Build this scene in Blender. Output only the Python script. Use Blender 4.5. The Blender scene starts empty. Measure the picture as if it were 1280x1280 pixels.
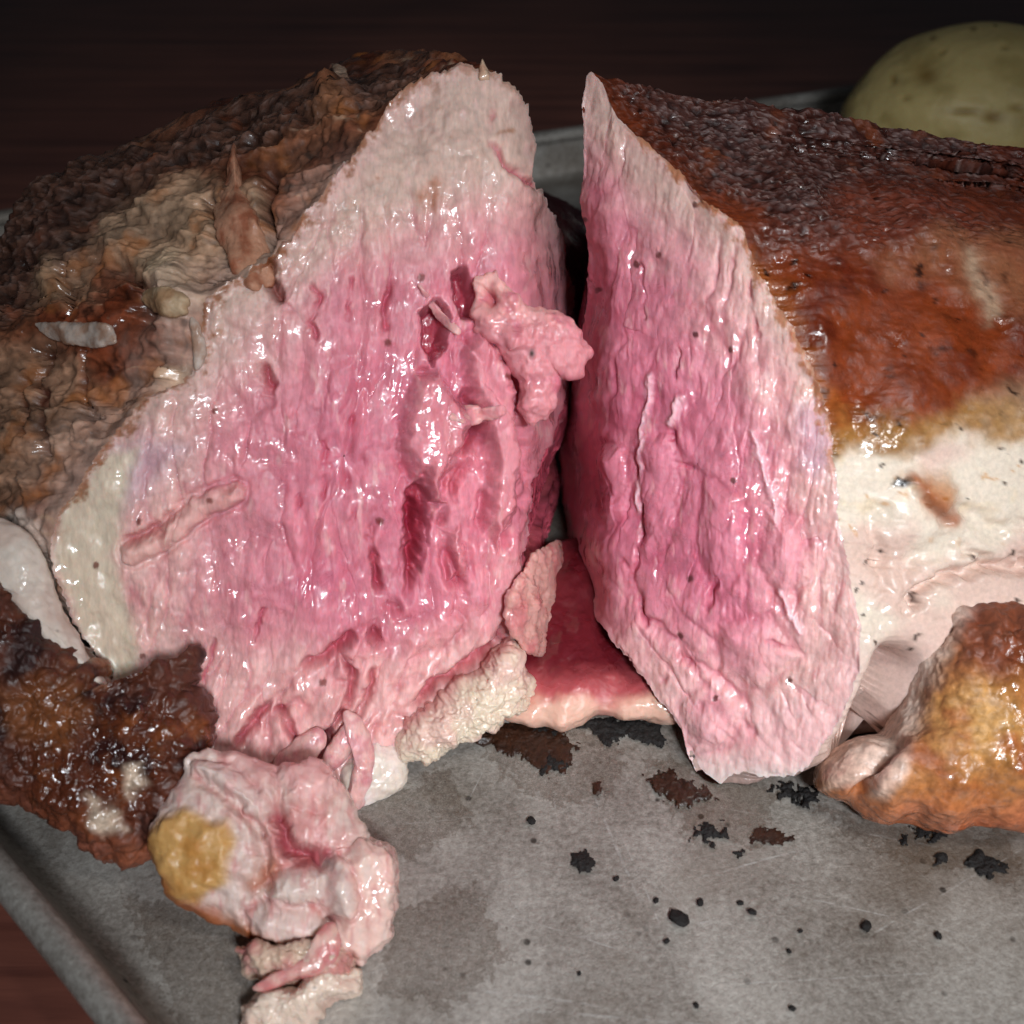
import bpy, math
import numpy as np

sc = bpy.context.scene
col = sc.collection

# ------------------------------------------------------------------ camera
H = 0.23                      # lens height above the pan floor, metres
PITCH = math.radians(40.0)
F = 640 / math.tan(math.radians(25.0))
cam_d = bpy.data.cameras.new("camera")
cam_d.sensor_width = 36.0
cam_d.angle = math.radians(50.0)
cam_d.clip_start = 0.01
cam_d.clip_end = 20.0
cam_d.dof.use_dof = True
cam_d.dof.focus_distance = 0.285
cam_d.dof.aperture_fstop = 14.0
cam = bpy.data.objects.new("camera", cam_d)
cam.location = (0, 0, H)
cam.rotation_euler = (math.radians(90) - PITCH, 0, 0)
col.objects.link(cam)
sc.camera = cam

# ------------------------------------------------------------------ light
world = bpy.data.worlds.new("World")
sc.world = world
world.use_nodes = True
wb = world.node_tree.nodes["Background"]
wb.inputs[0].default_value = (0.80, 0.88, 1.0, 1)
wb.inputs[1].default_value = 0.020


def lamp(name, kind, loc, target, energy, color, **kw):
    d = bpy.data.lights.new(name, kind)
    d.energy = energy
    d.color = color
    for k, v in kw.items():
        setattr(d, k, v)
    o = bpy.data.objects.new(name, d)
    o.location = loc
    v = np.array(target, float) - np.array(loc, float)
    import mathutils
    o.rotation_euler = mathutils.Vector(v).to_track_quat('-Z', 'Y').to_euler()
    col.objects.link(o)
    return o


lamp("kitchen_lamp", 'SPOT', (0.30, -0.03, 0.66), (0.060, 0.165, 0.03), 6.2, (1.0, 0.965, 0.93),
     shadow_soft_size=0.055, spot_size=math.radians(30), spot_blend=1.0)
lamp("window_light", 'AREA', (0.16, -0.34, 0.50), (0.04, 0.18, 0.06), 0.38, (0.90, 0.95, 1.0),
     shape='RECTANGLE', size=0.13, size_y=0.10, spread=math.radians(45))

sc.view_settings.view_transform = 'Standard'
sc.view_settings.look = 'None'
sc.view_settings.exposure = 0.0
sc.view_settings.gamma = 1.0
sc.cycles.use_denoising = True
sc.cycles.max_bounces = 6
sc.cycles.sample_clamp_indirect = 3.0

# ------------------------------------------------------------------ maths
CAM = np.array([0, 0, H])
RGT = np.array([1.0, 0, 0])
UPV = np.array([0, math.sin(PITCH), math.cos(PITCH)])
FWD = np.array([0, math.cos(PITCH), -math.sin(PITCH)])


def rays(p):
    p = np.asarray(p, float)
    return FWD + ((p[..., 0:1] - 640) / F) * RGT - ((p[..., 1:2] - 640) / F) * UPV


def at_z(px, py, z=0.0):
    d = rays(np.array([px, py], float))
    return CAM + d * ((z - H) / d[2])


def on_plane(p, P0, n):
    d = rays(p)
    t = ((P0 - CAM) @ n) / (d @ n)
    return CAM + d * t[..., None]


def project(P):
    q = P - CAM
    z = np.maximum(q @ FWD, 1e-3)
    return np.stack([640 + F * (q @ RGT) / z, 640 - F * (q @ UPV) / z], -1)


def unit(v):
    v = np.asarray(v, float)
    return v / np.maximum(np.linalg.norm(v, axis=-1, keepdims=True), 1e-12)


def sst(a, b, x):
    t = np.clip((x - a) / (b - a), 0, 1)
    return t * t * (3 - 2 * t)


_rs = np.random.RandomState(11)
PERM = np.tile(_rs.permutation(256), 4).astype(np.int32)
GR = unit(_rs.normal(size=(256, 3))).astype(np.float32)
FE = _rs.rand(256, 3).astype(np.float32)


def gnoise(P):
    P = np.asarray(P, np.float32)
    i = np.floor(P).astype(np.int32)
    f = P - i
    w = f * f * f * (f * (f * 6 - 15) + 10)
    i &= 255
    out = np.zeros(P.shape[:-1], np.float32)
    for dx in (0, 1):
        wx = w[..., 0] if dx else 1 - w[..., 0]
        a = PERM[i[..., 0] + dx]
        for dy in (0, 1):
            wy = wx * (w[..., 1] if dy else 1 - w[..., 1])
            b = PERM[a + i[..., 1] + dy]
            for dz in (0, 1):
                ww = wy * (w[..., 2] if dz else 1 - w[..., 2])
                g = GR[PERM[b + i[..., 2] + dz]]
                out += ww * (g[..., 0] * (f[..., 0] - dx) + g[..., 1] * (f[..., 1] - dy) + g[..., 2] * (f[..., 2] - dz))
    return out * 1.6


def v3(p, seed=0.0):
    return np.concatenate([p, np.full(p.shape[:-1] + (1,), seed)], -1) if p.shape[-1] == 2 else p + seed * np.array([1.7, 2.3, 3.1])


def fbm(p, s, octv=4, seed=0.0, gain=0.5):
    q = v3(p * s, 0) if p.shape[-1] == 3 else v3(p * s, 0.37)
    q = q + np.array([seed * 17.13, seed * 7.7, seed * 3.9])
    a, o, tot = 1.0, 0, 0
    for k in range(octv):
        o = o + a * gnoise(q)
        tot += a
        a *= gain
        q = q * 2.03 + 5.2
    return o / tot


def ridge(p, s, octv=3, seed=0.0):
    q = (v3(p * s, 0.37) if p.shape[-1] == 2 else p * s) + np.array([seed * 17.13, seed * 7.7, seed * 3.9])
    a, o, tot = 1.0, 0, 0
    for k in range(octv):
        o = o + a * (1 - np.abs(gnoise(q)) * 2)
        tot += a
        a *= 0.5
        q = q * 2.1 + 3.3
    return o / tot


def worley2(p, s, seed=0):
    """2-D cells: F1, F2, random id (0..1), second id"""
    q = np.asarray(p * s, np.float32)
    i = np.floor(q).astype(np.int32)
    f1 = np.full(q.shape[:-1], 9., np.float32)
    f2 = f1.copy()
    idd = np.zeros_like(f1)
    for dx in (-1, 0, 1):
        for dy in (-1, 0, 1):
            cx, cy = i[..., 0] + dx, i[..., 1] + dy
            h = PERM[PERM[(cx + seed * 31) & 255] + (cy & 255)]
            fx = cx + FE[h, 0]
            fy = cy + FE[h, 1]
            d = np.hypot(q[..., 0] - fx, q[..., 1] - fy)
            m = d < f1
            f2 = np.where(m, f1, np.minimum(f2, d))
            idd = np.where(m, FE[h, 2], idd)
            f1 = np.where(m, d, f1)
    return f1, f2, idd


def sdpoly(p, poly):
    """signed distance to a closed polygon, negative inside"""
    poly = np.asarray(poly, float)
    x, y = p[..., 0], p[..., 1]
    d = np.full(x.shape, 1e12)
    ins = np.zeros(x.shape, bool)
    n = len(poly)
    for k in range(n):
        a, b = poly[k], poly[(k + 1) % n]
        e = b - a
        t = np.clip(((x - a[0]) * e[0] + (y - a[1]) * e[1]) / (e @ e + 1e-9), 0, 1)
        d = np.minimum(d, (x - a[0] - e[0] * t) ** 2 + (y - a[1] - e[1] * t) ** 2)
        c = (a[1] <= y) != (b[1] <= y)
        with np.errstate(divide='ignore', invalid='ignore'):
            xi = a[0] + (y - a[1]) * e[0] / (e[1] if e[1] != 0 else 1e-9)
        ins ^= c & (x < xi)
    d = np.sqrt(d)
    return np.where(ins, -d, d)


def dline(p, pts):
    x, y = p[..., 0], p[..., 1]
    d = np.full(x.shape, 1e12)
    for a, b in zip(pts[:-1], pts[1:]):
        a, b = np.asarray(a, float), np.asarray(b, float)
        e = b - a
        t = np.clip(((x - a[0]) * e[0] + (y - a[1]) * e[1]) / (e @ e + 1e-9), 0, 1)
        d = np.minimum(d, (x - a[0] - e[0] * t) ** 2 + (y - a[1] - e[1] * t) ** 2)
    return np.sqrt(d)


def inpoly(p, poly, soft=12):
    return sst(soft, -soft, sdpoly(p, poly))


def lin(rgb):
    c = np.asarray(rgb, float) / 255.0
    return np.where(c <= 0.04045, c / 12.92, ((c + 0.055) / 1.055) ** 2.4)


def mixc(base, rgb, m):
    m = np.clip(m, 0, 1)[..., None]
    return base * (1 - m) + lin(rgb) * m


def catmull(pts, n, closed=True):
    pts = np.asarray(pts, float)
    m = len(pts)
    idx = np.arange(m)
    if closed:
        P = [pts[(idx + k) % m] for k in (-1, 0, 1, 2)]
        segs = m
    else:
        e = np.vstack([2 * pts[0] - pts[1], pts, 2 * pts[-1] - pts[-2]])
        P = [e[k:k + m - 1] for k in range(4)]
        segs = m - 1
    t = np.linspace(0, 1, 24, endpoint=False)[:, None, None]
    a, b, c, d = [q[None] for q in P]
    q = 0.5 * (2 * b + (c - a) * t + (2 * a - 5 * b + 4 * c - d) * t ** 2 + (3 * b - a - 3 * c + d) * t ** 3)
    q = q.transpose(1, 0, 2).reshape(-1, pts.shape[1])
    q = np.vstack([q, q[:1] if closed else pts[-1:]])
    s = np.r_[0, np.cumsum(np.linalg.norm(np.diff(q[:, :2], axis=0), axis=1))]
    w = np.linspace(0, s[-1], n + 1)[:-1] if closed else np.linspace(0, s[-1], n)
    return np.stack([np.interp(w, s, q[:, k]) for k in range(q.shape[1])], -1)


# ------------------------------------------------------------------ mesh
def make_mesh(name, V, quads, mat, parent=None, colr=None, rgh=None, smooth=True):
    V = np.asarray(V, np.float32).copy()
    if parent is not None:
        V -= np.array(parent.location, np.float32)
    quads = np.asarray(quads, np.int32)
    me = bpy.data.meshes.new(name)
    me.vertices.add(len(V))
    me.vertices.foreach_set("co", V.ravel())
    k = quads.shape[1]
    me.loops.add(quads.size)
    me.loops.foreach_set("vertex_index", quads.ravel())
    me.polygons.add(len(quads))
    me.polygons.foreach_set("loop_start", np.arange(0, quads.size, k, dtype=np.int32))
    me.polygons.foreach_set("use_smooth", np.full(len(quads), smooth))
    if colr is not None:
        a = me.attributes.new("Col", 'FLOAT_COLOR', 'POINT')
        c = np.concatenate([np.clip(colr, 0.0, 1.0), np.ones((len(V), 1))], 1).astype(np.float32)
        a.data.foreach_set("color", c.ravel())
    if rgh is not None:
        a = me.attributes.new("Rgh", 'FLOAT', 'POINT')
        a.data.foreach_set("value", np.asarray(rgh, np.float32).ravel())
    me.update(calc_edges=True)
    me.validate(clean_customdata=False)
    me.materials.append(mat)
    o = bpy.data.objects.new(name, me)
    col.objects.link(o)
    if parent is not None:
        o.parent = parent
    return o


def grid_quads(nr, nu, base=0, wrap=True):
    r = np.arange(nr - 1)[:, None]
    u = np.arange(nu if wrap else nu - 1)[None, :]
    a = base + r * nu + u
    b = base + r * nu + (u + 1) % nu
    return np.stack([a, b, b + nu, a + nu], -1).reshape(-1, 4)


def grid_normals(G, wrap=True):
    """G (nr, nu, 3) -> unit normals; sign is the caller's business"""
    du = (np.roll(G, -1, 1) - np.roll(G, 1, 1)) if wrap else np.gradient(G, axis=1)
    dr = np.gradient(G, axis=0)
    return unit(np.cross(du, dr))


def thing(name, label, cat, loc=(0, 0, 0), group=None):
    o = bpy.data.objects.new(name, None)
    o.empty_display_size = 0.02
    o.location = loc
    o["label"] = label
    o["category"] = cat
    if group:
        o["group"] = group
    col.objects.link(o)
    return o


def tag(o, label, cat, group=None):
    o["label"] = label
    o["category"] = cat
    if group:
        o["group"] = group
    return o


# ------------------------------------------------------------------ materials
class NT:
    def __init__(self, name):
        self.m = bpy.data.materials.new(name)
        self.m.use_nodes = True
        self.t = self.m.node_tree
        self.b = self.t.nodes["Principled BSDF"]

    def n(self, typ, **kw):
        x = self.t.nodes.new(typ)
        for k, v in kw.items():
            if k.startswith("i_"):
                key = k[2:]
                x.inputs[int(key) if key.isdigit() else key.replace("_", " ")].default_value = v
            else:
                setattr(x, k, v)
        return x

    def l(self, a, b):
        self.t.links.new(a, b)

    def math(self, op, a, b=None, c=None):
        x = self.n("ShaderNodeMath", operation=op)
        for i, v in enumerate((a, b, c)):
            if v is None:
                continue
            if isinstance(v, (int, float)):
                x.inputs[i].default_value = v
            else:
                self.l(v, x.inputs[i])
        return x.outputs[0]

    def noise(self, vec, scale, detail=3, rough=0.55, dist=0.0):
        x = self.n("ShaderNodeTexNoise")
        x.inputs["Scale"].default_value = scale
        x.inputs["Detail"].default_value = detail
        x.inputs["Roughness"].default_value = rough
        x.inputs["Distortion"].default_value = dist
        self.l(vec, x.inputs["Vector"])
        return x.outputs["Fac"]

    def remap(self, v, a, b, c=0.0, d=1.0):
        x = self.n("ShaderNodeMapRange")
        self.l(v, x.inputs[0])
        for i, q in enumerate((a, b, c, d)):
            x.inputs[i + 1].default_value = q
        return x.outputs[0]


def meat_material(name, sss=0.2, coat=0.45, bump=0.0005, fine=700, spec=0.5, var=0.22, stretch=None, rad=(1.0, 0.28, 0.2)):
    N = NT(name)
    tc = N.n("ShaderNodeTexCoord").outputs["Object"]
    if stretch:
        mp = N.n("ShaderNodeMapping")
        N.l(tc, mp.inputs[0])
        mp.inputs["Scale"].default_value = stretch
        tcs = mp.outputs[0]
    else:
        tcs = tc
    at = N.n("ShaderNodeAttribute", attribute_name="Col")
    rg = N.n("ShaderNodeAttribute", attribute_name="Rgh")
    n1 = N.noise(tcs, fine, 4, 0.6)
    n2 = N.noise(tcs, fine * 0.30, 3, 0.5, 0.4)
    v = N.remap(n1, 0.25, 0.75, 1 - var, 1 + var)
    mx = N.n("ShaderNodeMix", data_type='RGBA', blend_type='MULTIPLY')
    mx.inputs[0].default_value = 1.0
    N.l(at.outputs["Color"], mx.inputs[6])
    cb = N.n("ShaderNodeCombineColor")
    for i in range(3):
        N.l(v, cb.inputs[i])
    N.l(cb.outputs[0], mx.inputs[7])
    N.l(mx.outputs[2], N.b.inputs["Base Color"])
    r = N.math('ADD', rg.outputs["Fac"], N.remap(n2, 0.3, 0.7, -0.10, 0.12))
    N.b.inputs["Specular IOR Level"].default_value = spec
    N.b.inputs["Subsurface Weight"].default_value = sss
    N.b.inputs["Subsurface Radius"].default_value = rad
    N.b.inputs["Subsurface Scale"].default_value = 0.0028
    # patchy film of juice
    fn = N.noise(tc, fine * 0.075, 5, 0.62, 0.4)
    film = N.remap(fn, 0.50, 0.62, 0.0, coat)
    N.l(N.math('ADD', r, N.math('MULTIPLY', N.remap(fn, 0.46, 0.60, 0.28, -0.12), N.remap(rg.outputs["Fac"], 0.16, 0.28, 0.45, 1.0))), N.b.inputs["Roughness"])
    film = N.math('MULTIPLY', film, N.remap(rg.outputs["Fac"], 0.28, 0.55, 1.0, 0.3))
    N.l(film, N.b.inputs["Coat Weight"])
    N.b.inputs["Coat Roughness"].default_value = 0.08
    bp = N.n("ShaderNodeBump")
    N.l(N.remap(rg.outputs["Fac"], 0.18, 0.28, 0.25, 1.0), bp.inputs["Strength"])
    bp.inputs["Distance"].default_value = bump
    hgt = N.math('ADD', N.math('MULTIPLY', n1, 0.55), n2)
    N.l(hgt, bp.inputs["Height"])
    N.l(bp.outputs[0], N.b.inputs["Normal"])
    bp2 = N.n("ShaderNodeBump")
    bp2.inputs["Distance"].default_value = bump * 0.7
    N.l(n2, bp2.inputs["Height"])
    N.l(bp2.outputs[0], N.b.inputs["Coat Normal"])
    return N.m


M_PINK = meat_material("pink_meat", 0.45, 0.9, 0.00020, 1000, 0.5, 0.16, stretch=(1.0, 0.30, 0.30))
M_JUICE = meat_material("juicy_meat", 0.35, 1.0, 0.00006, 400, 0.5, 0.10)
M_CRUST = meat_material("seared_crust", 0.10, 0.65, 0.00045, 800, 0.30, 0.13, rad=(1.0, 0.4, 0.25))
M_FAT = meat_material("rendered_fat", 0.40, 0.75, 0.00028, 520, 0.5, 0.10, rad=(1.0, 0.7, 0.5))
M_CHAR = meat_material("charred_skin", 0.0, 0.9, 0.00060, 520, 0.6, 0.40)


def plain(name, rgb, rough=0.6, bump=0.0003, scale=600, var=0.25):
    N = NT(name)
    tc = N.n("ShaderNodeTexCoord").outputs["Object"]
    n1 = N.noise(tc, scale, 4, 0.6)
    rp = N.n("ShaderNodeValToRGB")
    c = lin(rgb)
    rp.color_ramp.elements[0].position = 0.3
    rp.color_ramp.elements[1].position = 0.7
    rp.color_ramp.elements[0].color = (*(c * (1 - var)), 1)
    rp.color_ramp.elements[1].color = (*np.minimum(c * (1 + var), 1), 1)
    N.l(n1, rp.inputs[0])
    N.l(rp.outputs[0], N.b.inputs["Base Color"])
    N.b.inputs["Roughness"].default_value = rough
    bp = N.n("ShaderNodeBump")
    bp.inputs["Distance"].default_value = bump
    N.l(n1, bp.inputs["Height"])
    N.l(bp.outputs[0], N.b.inputs["Normal"])
    return N.m


# ------------------------------------------------------------------ table
def build_table():
    N = NT("dark_wood")
    tc = N.n("ShaderNodeTexCoord").outputs["Object"]
    mp = N.n("ShaderNodeMapping")
    N.l(tc, mp.inputs[0])
    mp.inputs["Scale"].default_value = (3.0, 60.0, 10.0)
    n1 = N.noise(mp.outputs[0], 1.6, 6, 0.62, 0.4)
    n2 = N.noise(tc, 9.0, 3, 0.5)
    s = N.math('ADD', N.math('MULTIPLY', n1, 0.7), N.math('MULTIPLY', n2, 0.4))
    rp = N.n("ShaderNodeValToRGB")
    el = rp.color_ramp.elements
    el[0].position, el[0].color = 0.32, (0.075, 0.024, 0.019, 1)
    el[1].position, el[1].color = 0.78, (0.30, 0.105, 0.07, 1)
    N.l(s, rp.inputs[0])
    N.l(rp.outputs[0], N.b.inputs["Base Color"])
    N.b.inputs["Roughness"].default_value = 0.32
    bp = N.n("ShaderNodeBump")
    bp.inputs["Distance"].default_value = 0.0006
    N.l(n1, bp.inputs["Height"])
    N.l(bp.outputs[0], N.b.inputs["Normal"])
    z = -0.0045
    a = math.radians(8)
    V, Q = [], []
    # a board top with real thickness, lying flat, turned a little
    for zz in (z, z - 0.03):
        for x, y in ((-1.5, -0.5), (1.5, -0.5), (1.5, 1.9), (-1.5, 1.9)):
            V.append((x * math.cos(a) - y * math.sin(a), x * math.sin(a) + y * math.cos(a), zz))
    Q = [(0, 1, 2, 3), (7, 6, 5, 4), (0, 4, 5, 1), (1, 5, 6, 2), (2, 6, 7, 3), (3, 7, 4, 0)]
    o = make_mesh("table_top", V, Q, N.m, smooth=False)
    o["kind"] = "structure"
    o["label"] = "dark reddish brown wooden table top under the pan"


build_table()

# ------------------------------------------------------------------ pan
PL0 = at_z(0, 1003, 0)
PL1 = at_z(240, 1283, 0)
ex = unit(PL0 - PL1)             # along the left side, away from the camera
ey = np.array([math.cos(math.radians(21)), math.sin(math.radians(21)), 0])   # along the far side
FARP = at_z(668, 232, 0.0)
_m = np.linalg.solve(np.array([[ex[0], ey[0]], [ex[1], ey[1]]]), (FARP - PL1)[:2])
PLEN_FAR = float(_m[0])   # far wall base, measured along ex from PL1


def pan_xy(a, b):
    return PL1 + ex * a + ey * b


def build_pan():
    A0, A1 = -0.34, PLEN_FAR
    B0, B1 = 0.0, 0.66
    root = thing("sheet_pan", "worn grey aluminium baking sheet with rolled rim under the roast", "baking sheet",
                 tuple(pan_xy((A0 + A1) / 2, 0.2)))
    root.location.z = 0.0

    N = NT("worn_aluminium")
    tc = N.n("ShaderNodeTexCoord").outputs["Object"]
    n1 = N.noise(tc, 620, 5, 0.75)
    n2 = N.noise(tc, 26, 4, 0.6, 0.5)
    n3 = N.noise(tc, 1100, 3, 0.6)
    s = N.math('ADD', N.math('MULTIPLY', n1, 0.55), N.math('MULTIPLY', n2, 0.45))
    rp = N.n("ShaderNodeValToRGB")
    el = rp.color_ramp.elements
    el[0].position, el[0].color = 0.34, (0.155, 0.130, 0.108, 1)
    el[1].position, el[1].color = 0.66, (0.55, 0.52, 0.475, 1)
    N.l(s, rp.inputs[0])
    colr = rp.outputs[0]
    # thin brown film of dried juices, in soft islands
    fm = N.remap(N.noise(tc, 15, 6, 0.68, 0.8), 0.46, 0.70, 0.0, 0.75)
    mx = N.n("ShaderNodeMix", data_type='RGBA')
    N.l(fm, mx.inputs[0])
    N.l(colr, mx.inputs[6])
    mx.inputs[7].default_value = (0.13, 0.092, 0.060, 1)
    colr = mx.outputs[2]
    # dark flecks
    vo = N.n("ShaderNodeTexVoronoi", feature='F1')
    vo.inputs["Scale"].default_value = 170
    vo.inputs["Randomness"].default_value = 1.0
    N.l(tc, vo.inputs["Vector"])
    fk = N.math('MULTIPLY', N.remap(vo.outputs["Distance"], 0.10, 0.17, 1.0, 0.0),
                N.remap(N.noise(tc, 60, 2), 0.5, 0.62, 0.0, 0.85))
    mx = N.n("ShaderNodeMix", data_type='RGBA')
    N.l(fk, mx.inputs[0])
    N.l(colr, mx.inputs[6])
    mx.inputs[7].default_value = (0.020, 0.014, 0.010, 1)
    colr = mx.outputs[2]
    for sc_, an in (((40, 2200, 1), 0.3), ((2200, 60, 1), 0.15), ((50, 1800, 1), -0.9)):
        mp = N.n("ShaderNodeMapping")
        mp.inputs["Rotation"].default_value = (0, 0, an)
        mp.vector_type = 'TEXTURE'
        N.l(tc, mp.inputs[0])
        m2 = N.n("ShaderNodeMapping")
        m2.inputs["Scale"].default_value = sc_
        N.l(mp.outputs[0], m2.inputs[0])
        nz = N.noise(m2.outputs[0], 1.0, 2, 0.5)
        ms = N.math('MULTIPLY', N.remap(nz, 0.66, 0.74, 0.0, 0.40), N.remap(n2, 0.42, 0.6, 0.15, 1.0))
        mx = N.n("ShaderNodeMix", data_type='RGBA')
        N.l(ms, mx.inputs[0])
        N.l(colr, mx.inputs[6])
        mx.inputs[7].default_value = (0.50, 0.49, 0.47, 1)
        colr = mx.outputs[2]
    # scratches: long straight segments on the floor
    rx = np.array(root.location)
    segs = []
    for (x0, y0, x1, y1, w) in ((740, 985, 800, 1130, .00035), (775, 1040, 830, 1170, .0002), (690, 990, 700, 1050, .0002),
                                (900, 1010, 1180, 1060, .0002), (860, 1100, 1010, 1060, .00025), (700, 1175, 900, 1150, .00025),
                                (520, 1225, 760, 1260, .0003), (640, 1262, 900, 1282, .0003), (460, 1035, 600, 1020, .0002),
                                (1050, 1190, 1280, 1060, .0002), (900, 1230, 1200, 1215, .00018), (560, 1120, 800, 1195, .00016),
                                (1000, 1120, 1260, 1180, .00018), (610, 950, 580, 1010, .00016)):
        segs.append((at_z(x0, y0) - rx, at_z(x1, y1) - rx, w))
    sx = N.n("ShaderNodeSeparateXYZ")
    N.l(tc, sx.inputs[0])
    X, Y = sx.outputs[0], sx.outputs[1]
    wob = N.math('MULTIPLY', N.math('SUBTRACT', N.noise(tc, 55, 2), 0.5), 0.0016)
    tot = None
    for a, b, w in segs:
        e = (b - a)[:2]
        L = float(np.hypot(*e))
        e = e / L
        along = N.math('ADD', N.math('MULTIPLY', N.math('SUBTRACT', X, float(a[0])), float(e[0])),
                       N.math('MULTIPLY', N.math('SUBTRACT', Y, float(a[1])), float(e[1])))
        perp = N.math('SUBTRACT', N.math('MULTIPLY', N.math('SUBTRACT', X, float(a[0])), float(-e[1])),
                      N.math('MULTIPLY', N.math('SUBTRACT', float(a[1]), Y), float(e[0])))
        perp = N.math('ABSOLUTE', N.math('ADD', perp, wob))
        mid = N.math('ABSOLUTE', N.math('SUBTRACT', along, L / 2))
        m = N.math('MULTIPLY', N.remap(perp, w * 0.4, w * 1.4, 1, 0), N.remap(mid, L / 2 - 0.004, L / 2, 1, 0))
        tot = m if tot is None else N.math('MAXIMUM', tot, m)
    tot = N.math('MULTIPLY', tot, N.remap(N.noise(tc, 240, 3), 0.42, 0.62, 0.0, 0.42))
    mx = N.n("ShaderNodeMix", data_type='RGBA')
    N.l(tot, mx.inputs[0])
    N.l(colr, mx.inputs[6])
    mx.inputs[7].default_value = (0.62, 0.62, 0.60, 1)
    N.l(mx.outputs[2], N.b.inputs["Base Color"])
    N.b.inputs["Metallic"].default_value = 0.45
    N.l(N.remap(n2, 0.3, 0.7, 0.42, 0.62), N.b.inputs["Roughness"])
    bp = N.n("ShaderNodeBump")
    bp.inputs["Distance"].default_value = 0.00035
    N.l(N.math('ADD', N.math('MULTIPLY', n1, 0.6), N.math('MULTIPLY', n3, 0.5)), bp.inputs["Height"])
    N.l(bp.outputs[0], N.b.inputs["Normal"])
    M_PAN = N.m

    # profile of floor edge -> wall -> rolled bead, offset outwards from the floor rectangle
    prof = [(0.0, 0.0)]
    for k in range(1, 7):                                # fillet
        t = k / 6 * math.radians(68)
        prof.append((0.006 * math.sin(t), 0.006 * (1 - math.cos(t))))
    prof.append((0.0085, 0.0165))
    inner_n = len(prof)
    # bead
    cx, cz, r = 0.0128, 0.0185, 0.0040
    bead = []
    for k in range(0, 17):
        t = math.radians(190 - k * 22)
        bead.append((cx + r * math.cos(t), cz + r * math.sin(t)))
    prof_out = [(0.0105, 0.013), (0.0085, 0.005), (0.006, -0.0012), (0.0, -0.003)]

    def ring(off, z, n=16, rad=0.022):
        pts = []
        cs = [(A1, B0, 1, -1), (A1, B1, 1, 1), (A0, B1, -1, 1), (A0, B0, -1, -1)]
        order = [(-1, -1), (1, -1), (1, 1), (-1, 1)]
        for (sa, sb) in order:
            ca = (A1 if sa > 0 else A0) - sa * rad
            cb = (B1 if sb > 0 else B0) - sb * rad
            th0 = {(-1, -1): 180, (1, -1): 270, (1, 1): 0, (-1, 1): 90}[(sa, sb)]
            for k in range(n + 1):
                t = math.radians(th0 + 90 * k / n)
                pts.append((ca + (rad + off) * math.cos(t), cb + (rad + off) * math.sin(t)))
        # densify straight runs
        out = []
        m = len(pts)
        for k in range(m):
            a, b = np.array(pts[k]), np.array(pts[(k + 1) % m])
            d = np.linalg.norm(b - a)
            c = 40 if (k + 1) % (n + 1) == 0 else 1
            for q in range(c):
                out.append(a + (b - a) * q / c)
        P = np.array([pan_xy(*q) for q in out])
        P[:, 2] = z
        return P

    # floor: slightly uneven sheet
    R0 = ring(0, 0)
    nu = len(R0)
    c = R0.mean(0)
    rows = [c + (R0 - c) * f for f in np.linspace(0.001, 1, 60)]
    G = np.array(rows)
    G[..., 2] = 0.0
    make_mesh("pan_floor", G.reshape(-1, 3), grid_quads(60, nu), M_PAN, root)
    # wall
    rows = np.array([ring(o, z) for o, z in prof])
    rows[1:, :, 2] += fbm(rows[1:], 25, 2, 3)[...] * 0.0004
    make_mesh("pan_wall", rows.reshape(-1, 3), grid_quads(len(rows), nu), M_PAN, root)
    rows = np.array([ring(o, z) for o, z in bead + prof_out])
    d = fbm(rows, 30, 3, 5)[..., None] * 0.0006 + fbm(rows, 120, 2, 6)[..., None] * 0.0002
    rows[:-1, :, :] += d[:-1] * np.array([0.6, 0.6, 1.0])
    make_mesh("rolled_rim", rows.reshape(-1, 3), grid_quads(len(rows), nu), M_PAN, root)
    return root


pan = build_pan()


# ------------------------------------------------------------------ pillow / tube pieces
def pillow(name, outline, surf, nrm, T, parent, mat, colfn, Tb=None, nu=170, nr=34, rag=3.0, seed=0, prof=2.2,
           disp=None, rgh=0.34, zmin=0.0006, ragf=0.035, dents=0.0):
    """a closed lump: outline (photo pixels) on base surface surf(px)->world, swelling T metres along nrm"""
    O = catmull(outline, nu)
    c = O.mean(0)
    ang = np.linspace(0, 2 * np.pi, nu, endpoint=False)
    dO = unit(O - c) * (fbm(O, ragf, 4, seed + 1.3)[:, None] * rag * 2)
    nb = max(6, nr // 3)
    rf = np.sin(np.linspace(0, 1, nr) * np.pi / 2)
    rf[0] = 0.004
    rb = np.sin(np.linspace(1, 0, nb + 1)[1:] * np.pi / 2)
    rb[-1] = 0.004
    r = np.r_[rf, rb]
    px = c + (O - c)[None] * r[:, None, None] + dO[None] * (r ** 6)[:, None, None]
    base = surf(px)
    h = np.r_[T * (1 - rf ** prof) ** 0.5, -(Tb if Tb is not None else T * 0.5) * (1 - rb ** prof) ** 0.5]
    G = base + nrm * h[:, None, None]
    nn = grid_normals(G)
    out = unit(nn[nr // 2]) @ nrm
    if out.mean() < 0:
        nn = -nn
    d = fbm(G, 130, 4, seed) * 0.0011 * min(1.0, T / 0.004) + fbm(G, 420, 3, seed + 5) * 0.00025
    if disp is not None:
        d = d + disp(px, G)
    G = G + nn * d[..., None]
    G[..., 2] = np.maximum(G[..., 2], zmin)
    C = colfn(px, G)
    if isinstance(rgh, (int, float)):
        rg = np.full(px.shape[:-1], rgh)
    else:
        rg = rgh(px, G)
    return make_mesh(name, G.reshape(-1, 3), grid_quads(len(r), nu)[:, ::-1], mat, parent, C.reshape(-1, 3), rg)


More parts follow.
